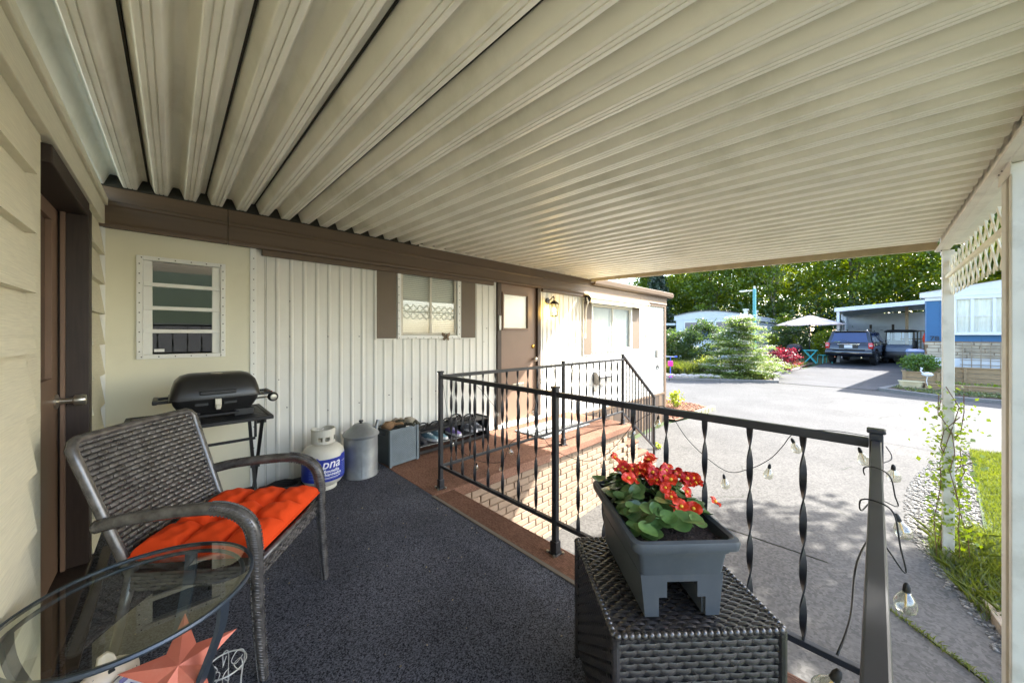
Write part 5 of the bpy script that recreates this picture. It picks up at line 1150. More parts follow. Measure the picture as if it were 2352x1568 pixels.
def bin_(label, x,y_,c_):
    T = thing('wheelie_bin', label, 'bin', (x,y_,gz(x))); mt = M('bin_plastic', c_, .5)
    L('body', loft(MB(), [rr(.42,.40,.05,.04),rr(.54,.50,.9,.05)]), mt, T, smooth=True); L('lid', loft(MB(), [rr(.58,.54,.905,.05),rr(.58,.54,.94,.05),rr(.42,.40,.99,.05)]), M('bin_lid', srgb(90,120,160), .5), T, smooth=True)
    for s_ in (-1,1): L('wheel', MB().lathe([(.02,-.02),(.09,-.02),(.09,.02),(.02,.02)],14,(.24,s_*.2,.09),'Y'), m_rubber, T)
bin_('grey wheelie bin with blue lid nearest the blue house corner', 22.9,-1.15,srgb(96,104,110)); bin_('dark wheelie bin behind the grey one beside the blue house', 23.7,-1.2,srgb(60,66,72))
# golf cart with canopy
GCt = thing('golf_cart', 'dark golf cart with black canopy and clear windscreen behind the vehicle', 'golf cart', (28.4,-.95,gz(28)), R(172))
L('body', loft(MB(), [rr(2.1,1.05,.28,.15),rr(2.2,1.1,.45,.15),rr(2.1,1.08,.62,.15)]), m_black, GCt, smooth=True)
L('cowl', MB().prism([(.55,.6),(1.05,.6),(1.0,.85),(.72,1.0),(.62,.98)],-.48,.48,'Y'), M('cart_grey', srgb(110,118,128), .4), GCt, bevel=.05)
L('seat', MB().mm(-.5,.05,-.5,.5,.62,.78).mm(-.6,-.45,-.5,.5,.78,1.2), m_black, GCt, bevel=.04); L('canopy', loft(MB(), [rr(1.7,1.12,1.66,.15),rr(1.75,1.16,1.70,.16),rr(1.5,.95,1.78,.15)]), m_black, GCt, smooth=True)
for sx,sy in ((.72,.48),(.72,-.48),(-.72,.5),(-.72,-.5)): L('canopy_post', MB().bar((sx,sy,.6),(sx*.95,sy,1.68),.035,.035), m_black, GCt)
L('windscreen', MB().add([(.74,-.45,1.0),(.74,.45,1.0),(.69,.45,1.62),(.69,-.45,1.62)],[(0,1,2,3)]), m_glass, GCt)
for sx in (-.7,.75):
    for sy in (-.47,.47): L('wheel', MB().lathe([(.03,-.08),(.2,-.09),(.22,-.05),(.22,.05),(.2,.09),(.03,.08)],18,(sx,sy,.22),'Y'), m_rubber, GCt, smooth=True)
# ------------------------------------------------------------------ SUV
m_car = M('dark_car_paint', srgb(12,17,30), .12, metal=.0, var=.1, scale=2, coat=.7, spec=.5)
m_cglass = M('sky_tinted_glass', srgb(22,44,88), .06, spec=1., var=.05); m_tail = M('tail_lamp', srgb(190,18,20), .2, spec=.8); m_chrome = M('chrome', srgb(215,215,215), .12, metal=1.)  # the sky's blue reflection is put into the glass base colour
CAR = thing('parked_suv', 'dark blue black suv parked on the driveway across the lane, rear to us', 'car', (27.35,.66,gz(27.3)+.02), R(-8.5))
def arch(cx,r_,z0):
    return [(cx+r_*math.cos(t), .36+r_*math.sin(t)) for t in [math.pi-math.pi*i/10 for i in range(11)]][::1]
side = [(-2.28,.42)]+[(x,max(z,.36)) for x,z in arch(-1.42,.42,0)]+[(x,max(z,.36)) for x,z in arch(1.42,.42,0)]+[(2.22,.36),(2.30,.55),(2.26,.82),(2.05,.97),(1.2,1.08),(-2.20,1.10),(-2.30,.95),(-2.32,.62)]
L('body', MB().prism(side,-.90,.90,'Y'), m_car, CAR, bevel=.06, smooth=True, seg=3)
def gp_(t, s_): # greenhouse: t height 0..1
    return [(-2.18+.26*t, s_*(.865-.17*t)), (1.02-.85*t, s_*(.865-.17*t))]
gr = []
for t in (0,.92,1.): 
    z = 1.085+.63*min(t,1)+(.0); a,b = -2.19+.25*t, 1.05-.95*t; hw = .87-.17*t-(.05 if t == 1 else 0); gr.append([(a,-hw,z),(b,-hw,z),(b,hw,z),(a,hw,z)])
L('cabin', loft(MB(), gr), m_car, CAR, bevel=.05, smooth=True, seg=3)
def sidepane(xa,xb,ta,tb,s_):
    f = lambda u,t: (u, s_*(.87-.17*t+.004), 1.085+.63*t)
    return MB().add([f(xa[0],ta),f(xb[0],ta),f(xb[1],tb),f(xa[1],tb)],[(0,1,2,3)])
for s_ in (-1,1):
    for xa,xb in (((-2.0,-1.82),(-1.25,-1.25)),((-1.17,-1.17),(-.28,-.28)),((-.2,-.2),(.78,.14))):
        q = L('side_window', sidepane(xa,xb,.10,.86,s_), m_cglass, CAR)
    L('sill_step', MB().tube([(-.95,s_*.95,.34),(.95,s_*.95,.34)],.045,10), m_chrome, CAR, smooth=True)
    L('door_handle', MB().mm(-.55,-.35,s_*.9-.012,s_*.9+.012,.98,1.01).mm(-1.30,-1.12,s_*.9-.012,s_*.9+.012,.98,1.01), m_chrome, CAR)
    L('side_strip', MB().mm(-.95,.95,s_*.9-.012,s_*.9+.012,.62,.68), m_chrome, CAR); L('mirror', MB().box((.62,s_*1.02,1.17),(.14,.2,.15)), m_car, CAR, bevel=.03)
    L('roof_rail', MB().tube(cr([(-1.75,s_*.60,1.70),(-1.65,s_*.60,1.77),(-.8,s_*.60,1.79),(-.1,s_*.60,1.76),(0,s_*.60,1.70)],4),.02,8), m_chrome, CAR, smooth=True)
    L('tail_light', MB().mm(-2.345,-2.12,s_*.905-.17 if s_ > 0 else s_*.905,s_*.905 if s_ > 0 else s_*.905+.17,.80,1.10), m_tail, CAR, bevel=.03, smooth=True); L('reversing_light', MB().mm(-2.352,-2.340,s_*.83-.06,s_*.83+.06,.93,.97), m_bhw, CAR)
    for x in (-1.42,1.42):
        wh = L('wheel', MB().lathe([(.20,-.10),(.33,-.115),(.365,-.08),(.365,.08),(.33,.115),(.20,.10)],28,(x,s_*.80,.345),'Y'), m_rubber, CAR, smooth=True)
        L('rim', MB().lathe([(.02,s_*.085),(.06,s_*.09),(.07,s_*.06),(.19,s_*.05),(.215,s_*.10),(.20,s_*.11),(.20,-s_*.05)],24,(x,s_*.80,.345),'Y',cap=False), M('alloy', srgb(160,160,160), .3, metal=.9) if 'alloy' not in bpy.data.materials else bpy.data.materials['alloy'], wh, smooth=True)
        sp = MB()
        for k in range(5): a = k*2*math.pi/5; sp.bar((x+.04*math.cos(a),s_*.895,.345+.04*math.sin(a)),(x+.20*math.cos(a),s_*.893,.345+.20*math.sin(a)),.05,.02,up=(0,1,0))
        L('spokes', sp, bpy.data.materials['alloy'], wh)
f = lambda t,y_: (-2.19+.25*t-.012, y_, 1.085+.63*t)
L('rear_window', MB().add([f(.08,-.70),f(.08,.70),f(.84,.60),f(.84,-.60)],[(0,1,2,3)]), m_cglass, CAR); L('spoiler', MB().mm(-2.04,-1.78,-.62,.62,1.675,1.71), m_car, CAR, bevel=.012)
L('wiper', MB().bar((-2.20,-.05,1.12),(-2.14,.32,1.26),.015,.012), m_black, CAR)
L('plate_recess', MB().mm(-2.335,-2.318,-.36,.36,.82,1.0), m_black, CAR); L('licence_plate', MB().mm(-2.345,-2.337,-.155,.155,.835,.985), m_bhw, CAR); L('chrome_bar', MB().mm(-2.35,-2.325,-.42,.42,1.01,1.045), m_chrome, CAR, bevel=.006)
L('bumper', MB().prism([(-2.24,.40),(-2.36,.44),(-2.42,.52),(-2.42,.66),(-2.37,.74),(-2.24,.76)],-.90,.90,'Y'), m_car, CAR, bevel=.03, smooth=True); L('bumper_step', MB().mm(-2.425,-2.30,-.62,.62,.735,.765), m_black, CAR)
for y_ in (-.5,.5): L('exhaust', MB().cyl((-2.40,y_,.36),(-2.1,y_,.36),.035,10), m_chrome, CAR)
for y_ in (.38,.52): L('badge', MB().mm(-2.215,-2.205,y_-.05,y_+.05,1.135,1.16), m_chrome, CAR)
# ------------------------------------------------------------------ white home across the lane
WH = thing('white_home', 'white mobile home with low curved roof behind the flowering shrub', 'house', (30,7.6,gz(30)))
m_wh = M('white_vinyl', srgb(190,194,200), .55, var=.03); WX,WA,WB_ = 25.,5.9,9.6
obj('wall', MB().mm(WX+.03,38,WA+.03,WB_,gz(25)-.2,2.25), m_wh, WH)
for i in range(13): obj('siding_board', MB().prism([(WA+.0,-.35+i*.20),(WA+.03,-.35+i*.20),(WA+.03,-.155+i*.20),(WA+.022,-.155+i*.20)],WX+.03,37,'X'), m_wh, WH)
cv = [(WA-.12,2.25)]+[(WA-.12+(WB_-WA+.24)*t, 2.50+.34*math.sin(math.pi*(.08+.84*t))) for t in [i/14 for i in range(15)]]+[(WB_+.12,2.25)]
obj('roof', MB().prism([(p[0],p[1]) for p in cv], WX+.0, 38.2, 'X'), m_wh, WH); cv2 = [(a,b+.025) for a,b in cv[1:-1]]+[(a,b-.02) for a,b in reversed(cv[1:-1])]
obj('roof_edge', MB().prism(cv2, WX-.10, WX-.002, 'X'), m_roofd, WH); 
for z in (2.35,2.52): obj('gable_line', MB().mm(WX-.02,WX-.001,WA-.1,WB_+.1,z,z+.015), m_bhw, WH)
for a,b in ((6.3,7.1),(7.25,8.05),(8.2,9.0)):
    q = obj('window', MB().mm(WX-.02,WX+.028,a-.06,a,.9,2.15).mm(WX-.02,WX+.028,b,b+.06,.9,2.15).mm(WX-.02,WX+.028,a,b,.9,.96).mm(WX-.02,WX+.028,a,b,2.09,2.15), m_bhw, WH); obj('pane', MB().mm(WX+.0,WX+.025,a,b,.96,2.09), m_cglass, q)
for (x,y_) in ((30.5,6.7),(33,6.6)): obj('roof_vent', MB().cyl((x,y_,2.7),(x,y_,3.05),.13,10).cyl((x,y_,3.06),(x,y_,3.18),.2,10), m_alu, WH, smooth=True)
obj('porch_roof', MB().mm(WX+.2,WX+4,WB_+.13,WB_+3,1.95,2.08), m_wh, WH); obj('porch_post', MB().mm(WX+.3,WX+.4,WB_+2.0,WB_+2.1,-.3,1.95), m_wh, WH); obj('porch_rail', MB().mm(WX+.2,WX+.26,WB_+.13,WB_+3,1.2,1.25).mm(WX+.2,WX+.26,WB_+.13,WB_+3,.8,.84), m_blue, WH)
# lamp post, parasol, patio furniture
LP = thing('lamp_post', 'teal square lamp post with a side arm behind the flowering shrub', 'lamp post', (18.5,3.74,gz(18.5)))
m_teal = M('teal_paint', srgb(70,140,146), .5, var=.08)
L('pole', MB().mm(-.055,.055,-.055,.055,-.05,3.78), m_teal, LP, bevel=.01); L('arm', MB().bar((0,.02,3.72),(0,.50,3.72),.05,.05), m_alu, LP); L('lamp_head', loft(MB(), [rr(.10,.26,-.03,.03),rr(.14,.32,.02,.03),rr(.10,.26,.05,.03)]).xf(Matrix.Translation((0,.42,3.70))), m_alu, LP, smooth=True); L('sensor', MB().cyl((0,0,3.78),(0,0,3.9),.035,8), m_alu, LP)
UM = thing('patio_umbrella', 'open beige patio umbrella over the seating beside the vehicle', 'umbrella', (27,2.72,gz(27)))
m_um = leafmat('umbrella_cloth', srgb(206,192,184), srgb(216,202,194), .35, 2., .8, .0)
zt,zr,ur = 2.42-gz(27), 1.86-gz(27), 1.62
for k in range(8):
    a0,a1 = k*math.pi/4+.2,(k+1)*math.pi/4+.2
    L('canopy_panel', MB().grid(lambda u,v: ((lambda a,r_: (r_*math.cos(a),r_*math.sin(a), zt-(zt-zr)*(r_/ur)**1.05-.05*math.sin(math.pi*u)*(r_/ur)))(a0+(a1-a0)*u, max(.05,v*ur)*(1-.035*math.sin(math.pi*u)*v))), 4, 6), m_um, UM, smooth='all', recalc=False)
    L('rib', MB().bar((.05*math.cos(a0),.05*math.sin(a0),zt-.04),(ur*.99*math.cos(a0),ur*.99*math.sin(a0),zr-.02),.012,.012), m_blackm, UM)
L('pole', MB().cyl((0,0,0),(0,0,zt+.05),.024,10), m_blackm, UM); L('finial', MB().sphere((0,0,zt+.06),.035,8,6), m_blackm, UM); L('base', MB().lathe([(.25,0),(.25,.05),(.1,.08),(.04,.25)],18), m_blackm, UM)
m_tq = M('turquoise_paint', srgb(50,182,186), .45)
TT = thing('folding_table', 'small turquoise folding table under the patio umbrella', 'table', (25.6,2.55,gz(25.6)))
L('top', loft(MB(), [rr(.6,.6,.70,.05),rr(.6,.6,.725,.05)]), m_tq, TT)
for s_ in (-.22,.22): L('leg', MB().bar((s_,-.26,0),(s_,.26,.70),.03,.03), m_tq, TT); L('leg', MB().bar((s_*.9,.26,0),(s_*.9,-.26,.70),.03,.03), m_tq, TT)
TC = thing('turquoise_chair', 'turquoise metal chair with arched back beside the folding table', 'chair', (25.9,1.98,gz(25.9)), 2.2)
L('seat', MB().mm(-.22,.22,-.22,.22,.43,.455), m_tq, TC, bevel=.01); L('back', MB().tube(cr([(-.22,-.21,.45),(-.26,-.21,.75),(-.27,0,.88),(-.26,.21,.75),(-.22,.21,.45)],5),.014,8), m_tq, TC, smooth='all')
for k in range(3): L('back_slat', MB().bar((-.22,-.1+k*.1,.45),(-.265,-.1+k*.1,.83),.012,.012), m_tq, TC)
for sx in (-.2,.2):
    for sy in (-.2,.2): L('leg', MB().bar((sx,sy,.44),(sx*1.12,sy*1.12,0),.022,.022), m_tq, TC)
DG = thing('kettle_barbecue', 'black covered barbecue standing between maple and turquoise table', 'barbecue', (25.6,3.25,gz(25.6)))
L('bowl', MB().lathe([(.05,.5),(.25,.55),(.36,.72),(.38,.82),(.34,.95),(.22,1.04),(.02,1.07)],20), m_black, DG, smooth=True)
for k in range(3): a = k*2.094; L('leg', MB().bar((.15*math.cos(a),.15*math.sin(a),.58),(.34*math.cos(a),.34*math.sin(a),0),.03,.03), m_blackm, DG)
SC = thing('toy_scooter', 'child scooter in pink and blue parked by the far kerb', 'scooter', (15.05,6.0,gz(15)), .4)
m_pink = M('pink_plastic', srgb(224,40,140), .4); m_bl2 = M('blue_plastic', srgb(60,90,200), .4)
L('deck', MB().box((0,0,.10),(.55,.13,.04)), m_pink, SC, bevel=.015); L('stem', MB().bar((.25,0,.1),(.18,0,.92),.035,.035), m_bl2, SC); L('handlebar', MB().bar((.18,-.2,.92),(.18,.2,.92),.03,.03), m_bhw, SC); L('basket', MB().box((.24,0,.62),(.14,.2,.22)), m_pink, SC, bevel=.03); L('grip', MB().cyl((.18,-.26,.92),(.18,-.16,.92),.035,8).cyl((.18,.16,.92),(.18,.26,.92),.035,8), m_bl2, SC)
for x in (-.27,.30): L('wheel', MB().lathe([(.02,-.02),(.08,-.02),(.09,0),(.08,.02),(.02,.02)],14,(x,0,.09),'Y'), m_bl2, SC, smooth=True)
# mulch bed at the house corner with block edging
polysheet('mulch_bed', [(8.42,3.22),(9.3,3.08),(10.25,2.98),(10.55,3.5),(10.6,4.8),(8.42,4.8)], .03, m_mulch)
chips = [(x,y_,z) for x,y_,z in scatter([(8.5,3.3),(9.3,3.15),(10.2,3.05),(10.5,3.6),(10.5,4.7),(8.5,4.7)], 1500, .035)]
tag(obj('bark_chips', pebbles('bark_chips', chips, .012, .04, m_mulch), None), 'loose red brown bark chips at the home corner', 'mulch', kind='stuff')
m_blk = concrete('edging_block', (.26,.25,.16), .2, .4)
for i in range(5):
    x = 9.30+i*.20; tag(obj('edging_block', MB().box((x,3.055-.02*i,gz(x)+.05),(.185,.10,.13),R(-6)), m_blk, bevel=.012), ['mossy concrete edging block closest to the mobile home corner','mossy edging block second from the mobile home corner','middle mossy edging block of the mulch bed','mossy edging block second from the lane end','mossy edging block at the lane end of the mulch bed'][i], 'edging block', 'mulch bed edging blocks')
m_rock = M('garden_rock', srgb(150,144,134), .9, var=.25, scale=6, bump=.5, bscale=20)
for i in range(9):
    t = i/8; x,y_ = 15.0+.95*t*.9, 6.2-2.3*t*.75; tag(obj('garden_rock', blob(MB(),(x,y_,gz(x)+.10),(.14+.05*rnd.random(),.16+.06*rnd.random(),.09+.04*rnd.random()),.12,20+i), m_rock, smooth='all'), ['grey border rock nearest the toy scooter','second grey border rock from the toy scooter','third grey border rock from the toy scooter','fourth grey border rock from the toy scooter','middle rock of the far kerb border','fourth grey border rock from the layered shrub','third grey border rock from the layered shrub','second grey border rock from the layered shrub','grey border rock nearest the layered shrub'][i], 'rock', 'rocks along the far kerb')

SU = thing('storage_shelf', 'dark open storage shelf against the carport back wall', 'shelf', (33.6,.9,gz(33.6)))
for z in (.5,1.0,1.5): obj('board', MB().mm(33.4,33.85,.45,1.4,z+gz(33),z+.04+gz(33)), m_brownd, SU)
for y_ in (.47,1.38): obj('upright', MB().mm(33.4,33.85,y_-.02,y_+.02,gz(33)-.05,1.75+gz(33)), m_brownd, SU)
for i,(y_,z,c_,lb_) in enumerate(((.6,.54,srgb(90,110,140),'blue grey storage box low on the carport shelf'),(1.1,.54,srgb(150,140,120),'tan storage box low on the carport shelf'),(.7,1.04,srgb(60,60,66),'dark storage box on the middle carport shelf'),(1.15,1.04,srgb(170,170,172),'pale storage box on the middle carport shelf'))):
    T = thing('storage_box', lb_, 'box', (33.6,y_,z+gz(33))); mt = M('box_plastic', c_, .5); L('tub', loft(MB(), [rr(.3,.32,0,.03),rr(.36,.38,.26,.03)]), mt, T, smooth=True); L('lid', loft(MB(), [rr(.38,.4,.262,.03),rr(.38,.4,.29,.03)]), mt, T, smooth=True)
# ------------------------------------------------------------------ vegetation
m_bark = M('bark', srgb(92,80,66), .95, var=.3, scale=8, stretch=(6,6,1), bump=.8, bscale=14)
m_barkp = M('pale_bark', srgb(150,142,126), .9, var=.3, scale=8, stretch=(6,6,1), bump=.6, bscale=14)
m_l1 = leafmat('leaf_green', (.045,.095,.008), (.19,.26,.016), .6, .35); m_l2 = leafmat('leaf_yellowgreen', (.075,.13,.008), (.28,.33,.02), .6, .35)
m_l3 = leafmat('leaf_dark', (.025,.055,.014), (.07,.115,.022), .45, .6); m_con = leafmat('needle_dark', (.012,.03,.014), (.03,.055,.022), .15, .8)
def limb(p0, p1, r0, r1, mb, n=6, wob=.06):
    p0 = Vector(p0); p1 = Vector(p1); Lg = (p1-p0).length; pts_ = []
    for i in range(n+1):
        t = i/n; q = p0.lerp(p1,t); 
        if 0 < i < n: q += Vector((rnd.gauss(0,wob),rnd.gauss(0,wob),rnd.gauss(0,wob*.5)))*Lg*.5
        pts_.append(q)
    mb.tube(pts_, [r0+(r1-r0)*i/n for i in range(n+1)], 7); return pts_
def clumps(c, rad, nclump, nleaf, sig, shell=.35):
    """leaf places: clumps spread over an ellipsoid, denser towards its surface"""
    d = rng.normal(size=(nclump,3)); d /= np.linalg.norm(d,axis=1)[:,None]; r_ = (shell+(1-shell)*rng.random(nclump)**.6)[:,None]
    cc = np.array(c)+d*r_*np.array(rad)*(.85+.3*rng.random((nclump,1)))
    k = rng.integers(0,nclump,nleaf); off = rng.normal(size=(nleaf,3))*np.array([sig,sig,sig*.55])*(.6+.9*rng.random((nclump,1)))[k]
    return cc, cc[k]+off
def tree(name, label, x, y, h, r_, n, size, mat, group=None, bark=None, zc=.58, zr=.42, trunk=.16, sig=.45, ncl=None):
    z0 = gz(x); T = thing(name, label, 'tree', (x,y,z0), 0, group); bark = bark or m_bark; mb = MB()
    top = (x+rnd.gauss(0,.3),y+rnd.gauss(0,.3),z0+h*.86); tp = limb((x,y,z0-.1),top,trunk,trunk*.25,mb,8,.02)
    cc, lv = clumps((x,y,z0+h*zc),(r_,r_,h*zr), ncl or int(60+r_*14), n, sig)
    for i in range(12):
        q = tp[2+int(rnd.random()*5)]; e = cc[rnd.randrange(len(cc))]; limb(q,e,trunk*.35,trunk*.06,mb,5,.07)
    obj('trunk', mb, bark, T, smooth='all'); obj('crown', leaves('crown', lv, size, mat), None, T); return T
G_ = 'trees beyond the far houses'
spec = [(36,16.2,9.5,2.2,m_l1,'leafy tree nearest the tall conifer beyond the white home'),(39,14,12.5,2.9,m_l2,'yellow green tree above the left end of the white home'),(37.5,11.3,13,2.9,m_l1,'dark leafy tree above the curved white roof'),
        (40,8.8,14,3.1,m_l2,'light green tree rising behind the teal lamp post'),(38.5,6.2,13.5,2.9,m_l1,'broad green tree behind the white home roof vents'),(40,3.6,14.5,3.2,m_l2,'yellow green tree directly above the patio umbrella'),
        (38,1.2,14,2.8,m_l1,'green tree above the parked vehicle'),(40,-1.4,14,3.0,m_l2,'sunlit tree above the carport roof'),(37.5,-3.8,13,2.8,m_l1,'green tree behind the blue house left end'),(39,-6.6,13.5,3.0,m_l2,'sunlit tree seen under the lattice over the blue house'),
        (33,-9.5,11.5,2.7,m_l1,'green tree seen through the lattice gaps'),(36,-13,13,3.2,m_l2,'tree furthest right behind the near post')]
for i,(x,y_,h,r_,mt,lb_) in enumerate(spec): tree('deciduous_tree', lb_, x, y_, h, r_, 19000, .17, mt, G_, m_barkp if i in (4,7) else None, .55, .47, .17, .5)
for i in range(9):
    x,y_ = 46+rnd.random()*5, 21-i*4.2; tree('deciduous_tree', ['far back tree at the left end of the wood','far back tree second from the left of the wood','far back tree third from the left of the wood','far back tree left of the lamp post line','far back tree in the middle of the wood','far back tree over the umbrella','far back tree over the carport','far back tree over the blue house','far back tree at the right end of the wood'][i], x, y_, (10.5 if i == 0 else 14.5)+rnd.random()*2, 3.4, 5500, .30, (m_l1,m_l2)[i%2], G_, None, .52, .48, .2, .6)
# understorey fills the base of the wood so it reads as one dark hedge
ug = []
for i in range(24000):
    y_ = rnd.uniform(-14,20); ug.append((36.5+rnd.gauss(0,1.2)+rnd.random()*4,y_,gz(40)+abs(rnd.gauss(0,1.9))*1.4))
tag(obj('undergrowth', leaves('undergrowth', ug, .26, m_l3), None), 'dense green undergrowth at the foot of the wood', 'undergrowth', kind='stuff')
# conifer
def conifer(label, x, y, h, r_, n):
    z0 = gz(x); T = thing('conifer', label, 'tree', (x,y,z0)); obj('trunk', MB().tube([(x,y,z0-.1),(x,y,z0+h)],[.18,.02],8), m_bark, T, smooth=True)
    lv = []; br = MB()
    for k in range(70):
        t = .12+.88*(k/70); rr_ = r_*(1-t)**.8+.1; a = k*2.4; z = z0+h*t
        e = Vector((x+rr_*math.cos(a),y+rr_*math.sin(a),z-.35*rr_)); br.tube([(x,y,z),tuple(e)],[.03,.008],5)
        for q in range(n//70):
            s_ = rnd.random()**.6; lv.append((x+(e.x-x)*s_+rnd.gauss(0,.10),y+(e.y-y)*s_+rnd.gauss(0,.10),z+(e.z-z)*s_-abs(rnd.gauss(0,.22))))
    obj('branches', br, m_bark, T); obj('crown', leaves('crown', lv, .17, m_con, flat=.2, droop=1.2, aspect=2.4), None, T)
conifer('tall dark conifer beside the home roof corner', 33.5,14.6,9.2,1.9,9000); conifer('second dark conifer behind the tall one at left', 37,17.2,9.8,2.0,7000)
# trees right of the house that throw dappled shade on the driveway
SHT = thing('shade_tree', 'high crowned shade tree standing right of the driveway', 'tree', (9.4,-5.2,gz(9.4)))
mb = MB(); tp = limb((9.4,-5.2,gz(9)-.1),(8.7,-4.0,5.2),.17,.06,mb,8,.015)
cc1, lv1 = clumps((6.7,-2.75,5.2),(2.0,1.5,.9),70,9000,.30,.1); cc2, lv2 = clumps((10.4,-3.3,4.7),(1.7,1.25,.9),40,2500,.26,.1)
for e in list(cc1[:14])+list(cc2[:12]): limb(tp[5+rnd.randrange(4)],e,.05,.01,mb,5,.05)
obj('trunk', mb, m_bark, SHT, smooth='all'); obj('crown', leaves('crown', np.concatenate([lv1,lv2]), .15, m_l1), None, SHT)
# hedges and shrubs
def shrub(name, label, x,y,rx,ry,h,n,size,mat,z=None,ncl=60,sig=.14,shell=.55,flat=.5,cat='shrub'):
    z0 = gz(x)+.07 if z is None else z; T = thing(name, label, cat, (x,y,z0)); cc, lv = clumps((x,y,z0+h*.5),(rx,ry,h*.5),ncl,n,sig,shell); lv[:,2] = np.maximum(lv[:,2], z0+.02)
    mb = MB(); [limb((x+rnd.gauss(0,.04),y+rnd.gauss(0,.04),z0-.05),cc[rnd.randrange(len(cc))],.02,.005,mb,4,.04) for _ in range(9)]
    obj('stems', mb, m_bark, T); obj('crown', leaves('crown', lv, size, mat, flat), None, T); return T
shrub('hedge_shrub','dark green clipped hedge in front of the white home windows',19.6,7.5,.8,1.0,1.95,6500,.10,m_l3,ncl=90)
shrub('hedge_shrub','taller dark green hedge bush under the white home window',19.3,6.0,.8,.9,2.35,6500,.10,m_l3,ncl=90)
shrub('hedge_shrub','dark hedge bush at the far left beside the home corner',20.5,9.0,.9,1.0,2.0,5000,.10,m_l3,ncl=80)
shrub('yellow_shrub','small yellow green shrub in front of the hedge',17.4,5.25,.3,.35,.7,1500,.06,leafmat('leaf_lime',(.16,.20,.02),(.30,.32,.05),.4,2.))
m_ww = leafmat('viburnum_leaf', (.07,.13,.03), (.22,.29,.07), .45, 1.2); m_fw = leafmat('viburnum_bloom', (.42,.43,.33), (.58,.58,.48), .2, 2.)
VB = thing('flowering_shrub', 'broad layered shrub with white blossom tiers beside the lane', 'shrub', (17.35,4.0,gz(17.3)))
lv, fl = [], []
for k in range(420):
    a = rnd.random()*6.283; t = (int(rnd.random()**1.25*11)+.5)/11; rmax = (1.42*(1-t)**.62+.16)*(.88+.2*math.sin(2*a+t*23)+.08*math.sin(5*a+t*41)); t += rnd.gauss(0,.014)+.032*math.sin(2*a+t*17)+.018*math.sin(5*a+t*31); z = gz(17.3)+.12+2.4*t; rr_ = rmax*rnd.random()**.5; cx_,cy_ = 17.35+rr_*math.cos(a)*.95, 4.0+rr_*math.sin(a)*1.0
    for q in range(62):
        u,v = rnd.gauss(0,.17),rnd.gauss(0,.17); lv.append((cx_+u,cy_+v,z+rnd.gauss(0,.018)-.12*(u*u+v*v)*4))
    for q in range(26): u,v = rnd.gauss(0,.16),rnd.gauss(0,.16); fl.append((cx_+u,cy_+v,z+.06+rnd.gauss(0,.015)))
obj('foliage', leaves('foliage', lv, .075, m_ww, 2.2), None, VB); obj('blossom', leaves('blossom', fl, .055, m_fw, 1.6, aspect=1.2), None, VB)
mb = MB(); [limb((17.35,4.0,gz(17)-.05),lv[rnd.randrange(len(lv))],.03,.006,mb,4,.05) for _ in range(26)]; obj('stems', mb, m_bark, VB)
shrub('red_maple','low red leaved japanese maple beside the layered shrub',20.4,2.95,.55,.62,1.0,3200,.07,leafmat('leaf_red',(.10,.012,.014),(.26,.045,.04),.4,2.),ncl=50,sig=.10)
shrub('column_shrub','dark evergreen shrub behind the patio umbrella pole',29.2,3.75,.65,.75,2.2,3500,.10,m_l3,z=gz(29))
shrub('yellow_shrub','yellow green shrub behind the parked vehicle roof',31.5,2.35,.5,.75,1.75,2600,.09,m_l2,z=gz(31))
shrub('round_bush','round feathery green bush in the short plank planter',17.95,-1.02,.32,.42,.55,3600,.05,leafmat('leaf_fern',(.05,.11,.015),(.11,.20,.03),.35,3.),z=.02,ncl=50,sig=.08)
shrub('climbing_bush','yellow top shrub on the white home roof line behind the umbrella',31,4.6,.9,.9,3.0,3500,.11,m_l2,z=gz(31))
shrub('small_shrub','small bright green shrub in the mulch bed at the home corner',9.75,3.75,.13,.13,.42,420,.055,m_l2,z=gz(9.7)+.03,ncl=20,sig=.045)
shrub('small_shrub','tiny green sprout by the driveway below the steps',6.3,2.75,.05,.05,.12,80,.03,m_l2,z=gz(6.3),ncl=10,sig=.02)
gc = [(x,y_,z+abs(rnd.gauss(0,.05))) for x,y_,z in scatter([(15.3,4.9),(16.5,2.85),(18.8,3.2),(21.8,2.75),(24.4,2.5),(23.5,3.6),(19,4.4),(16,5.6)], 9000, .08)]
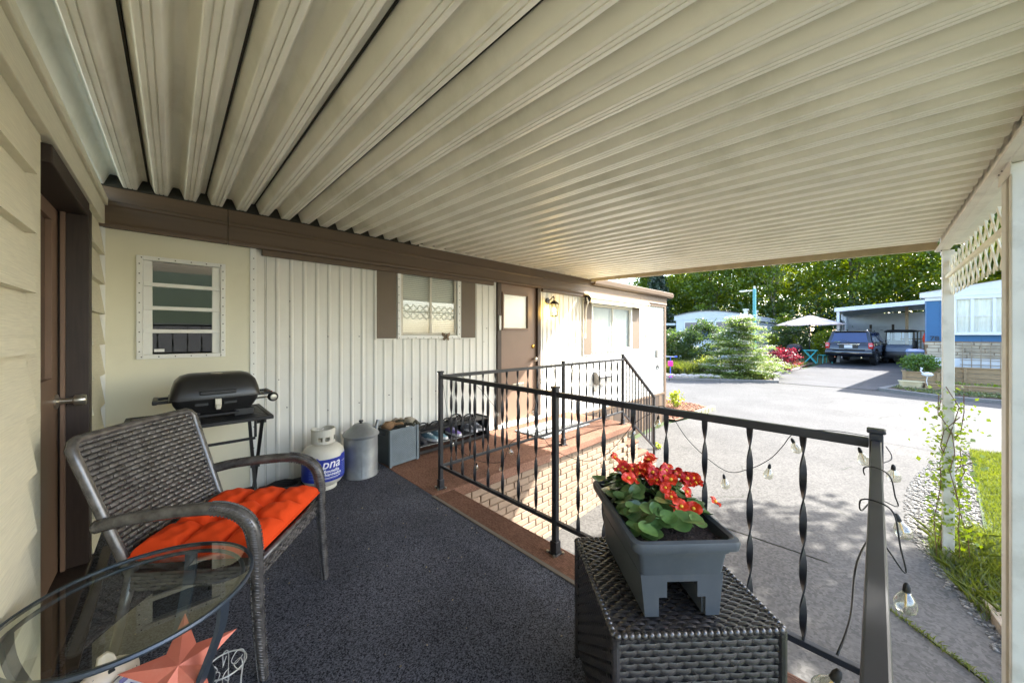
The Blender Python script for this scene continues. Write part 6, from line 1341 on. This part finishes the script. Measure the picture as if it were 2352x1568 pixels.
tag(obj('ground_cover', leaves('ground_cover', gc, .07, leafmat('leaf_ground',(.07,.11,.02),(.20,.23,.05),.35,1.5)), None), 'low yellow green ground cover around the shrubs', 'ground cover', kind='stuff')
og = [(x,y_,z) for x,y_,z in scatter([(16.0,5.7),(16.8,5.2),(18,6.5),(17.5,8),(16,8)], 3500, .07)]
tag(obj('border_grass', blades('border_grass', og, .25,.6,.012, m_grass, .3), None), 'long green border grasses in front of the hedge', 'grass', kind='stuff')
bk_ = [(x,y_,z+abs(rnd.gauss(0,.03))) for x,y_,z in scatter([(16.1,-.9),(16.7,-.35),(18.3,-.75),(17.6,-.6),(16.9,-.6),(16.9,-7),(16.1,-7)], 3500, .08)]
tag(obj('bank_cover', leaves('bank_cover', bk_, .05, leafmat('leaf_bank',(.05,.08,.02),(.13,.16,.05),.35,1.5)), None), 'low green plants along the kerb below the planters', 'ground cover', kind='stuff')
pc_ = [(x,y_,-.36+abs(rnd.gauss(0,.06))) for x,y_,z in scatter([(17.2,-5),(17.2,-1.3),(17.6,-1.3),(17.6,-5)], 1800, 0)]
tag(obj('planter_greens', leaves('planter_greens', pc_, .06, m_l1), None), 'leafy greens growing in the low plank planter', 'plants', kind='stuff')
# climber on the far post
VN = thing('climbing_vine', 'thin green vine climbing the far white post', 'vine', (5.24,-.46,gz(5.2)))
vn = MB(); vl = []
for k in range(9):
    a = rnd.random()*6.28; ht = rnd.uniform(.9,1.75); px,py = 5.22+rnd.gauss(0,.045),-.46+rnd.gauss(0,.03); pts_ = []
    for i in range(10):
        t = i/9; pts_.append((px+.05*math.sin(a+t*4)+.05*t*rnd.gauss(0,1), py+.05*math.cos(a+t*3)+.04*t*rnd.gauss(0,1), gz(5)+ht*t))
        for q in range(14 if .12 < t < .92 else 3): vl.append((pts_[-1][0]+rnd.gauss(0,.055),pts_[-1][1]+rnd.gauss(0,.055),pts_[-1][2]+rnd.gauss(0,.05)))
    vn.tube(pts_,.0035,5)
obj('stems', vn, M('vine_stem', srgb(110,80,60), .9), VN, smooth='all'); obj('foliage', leaves('foliage', vl, .036, m_l1, .2), None, VN)
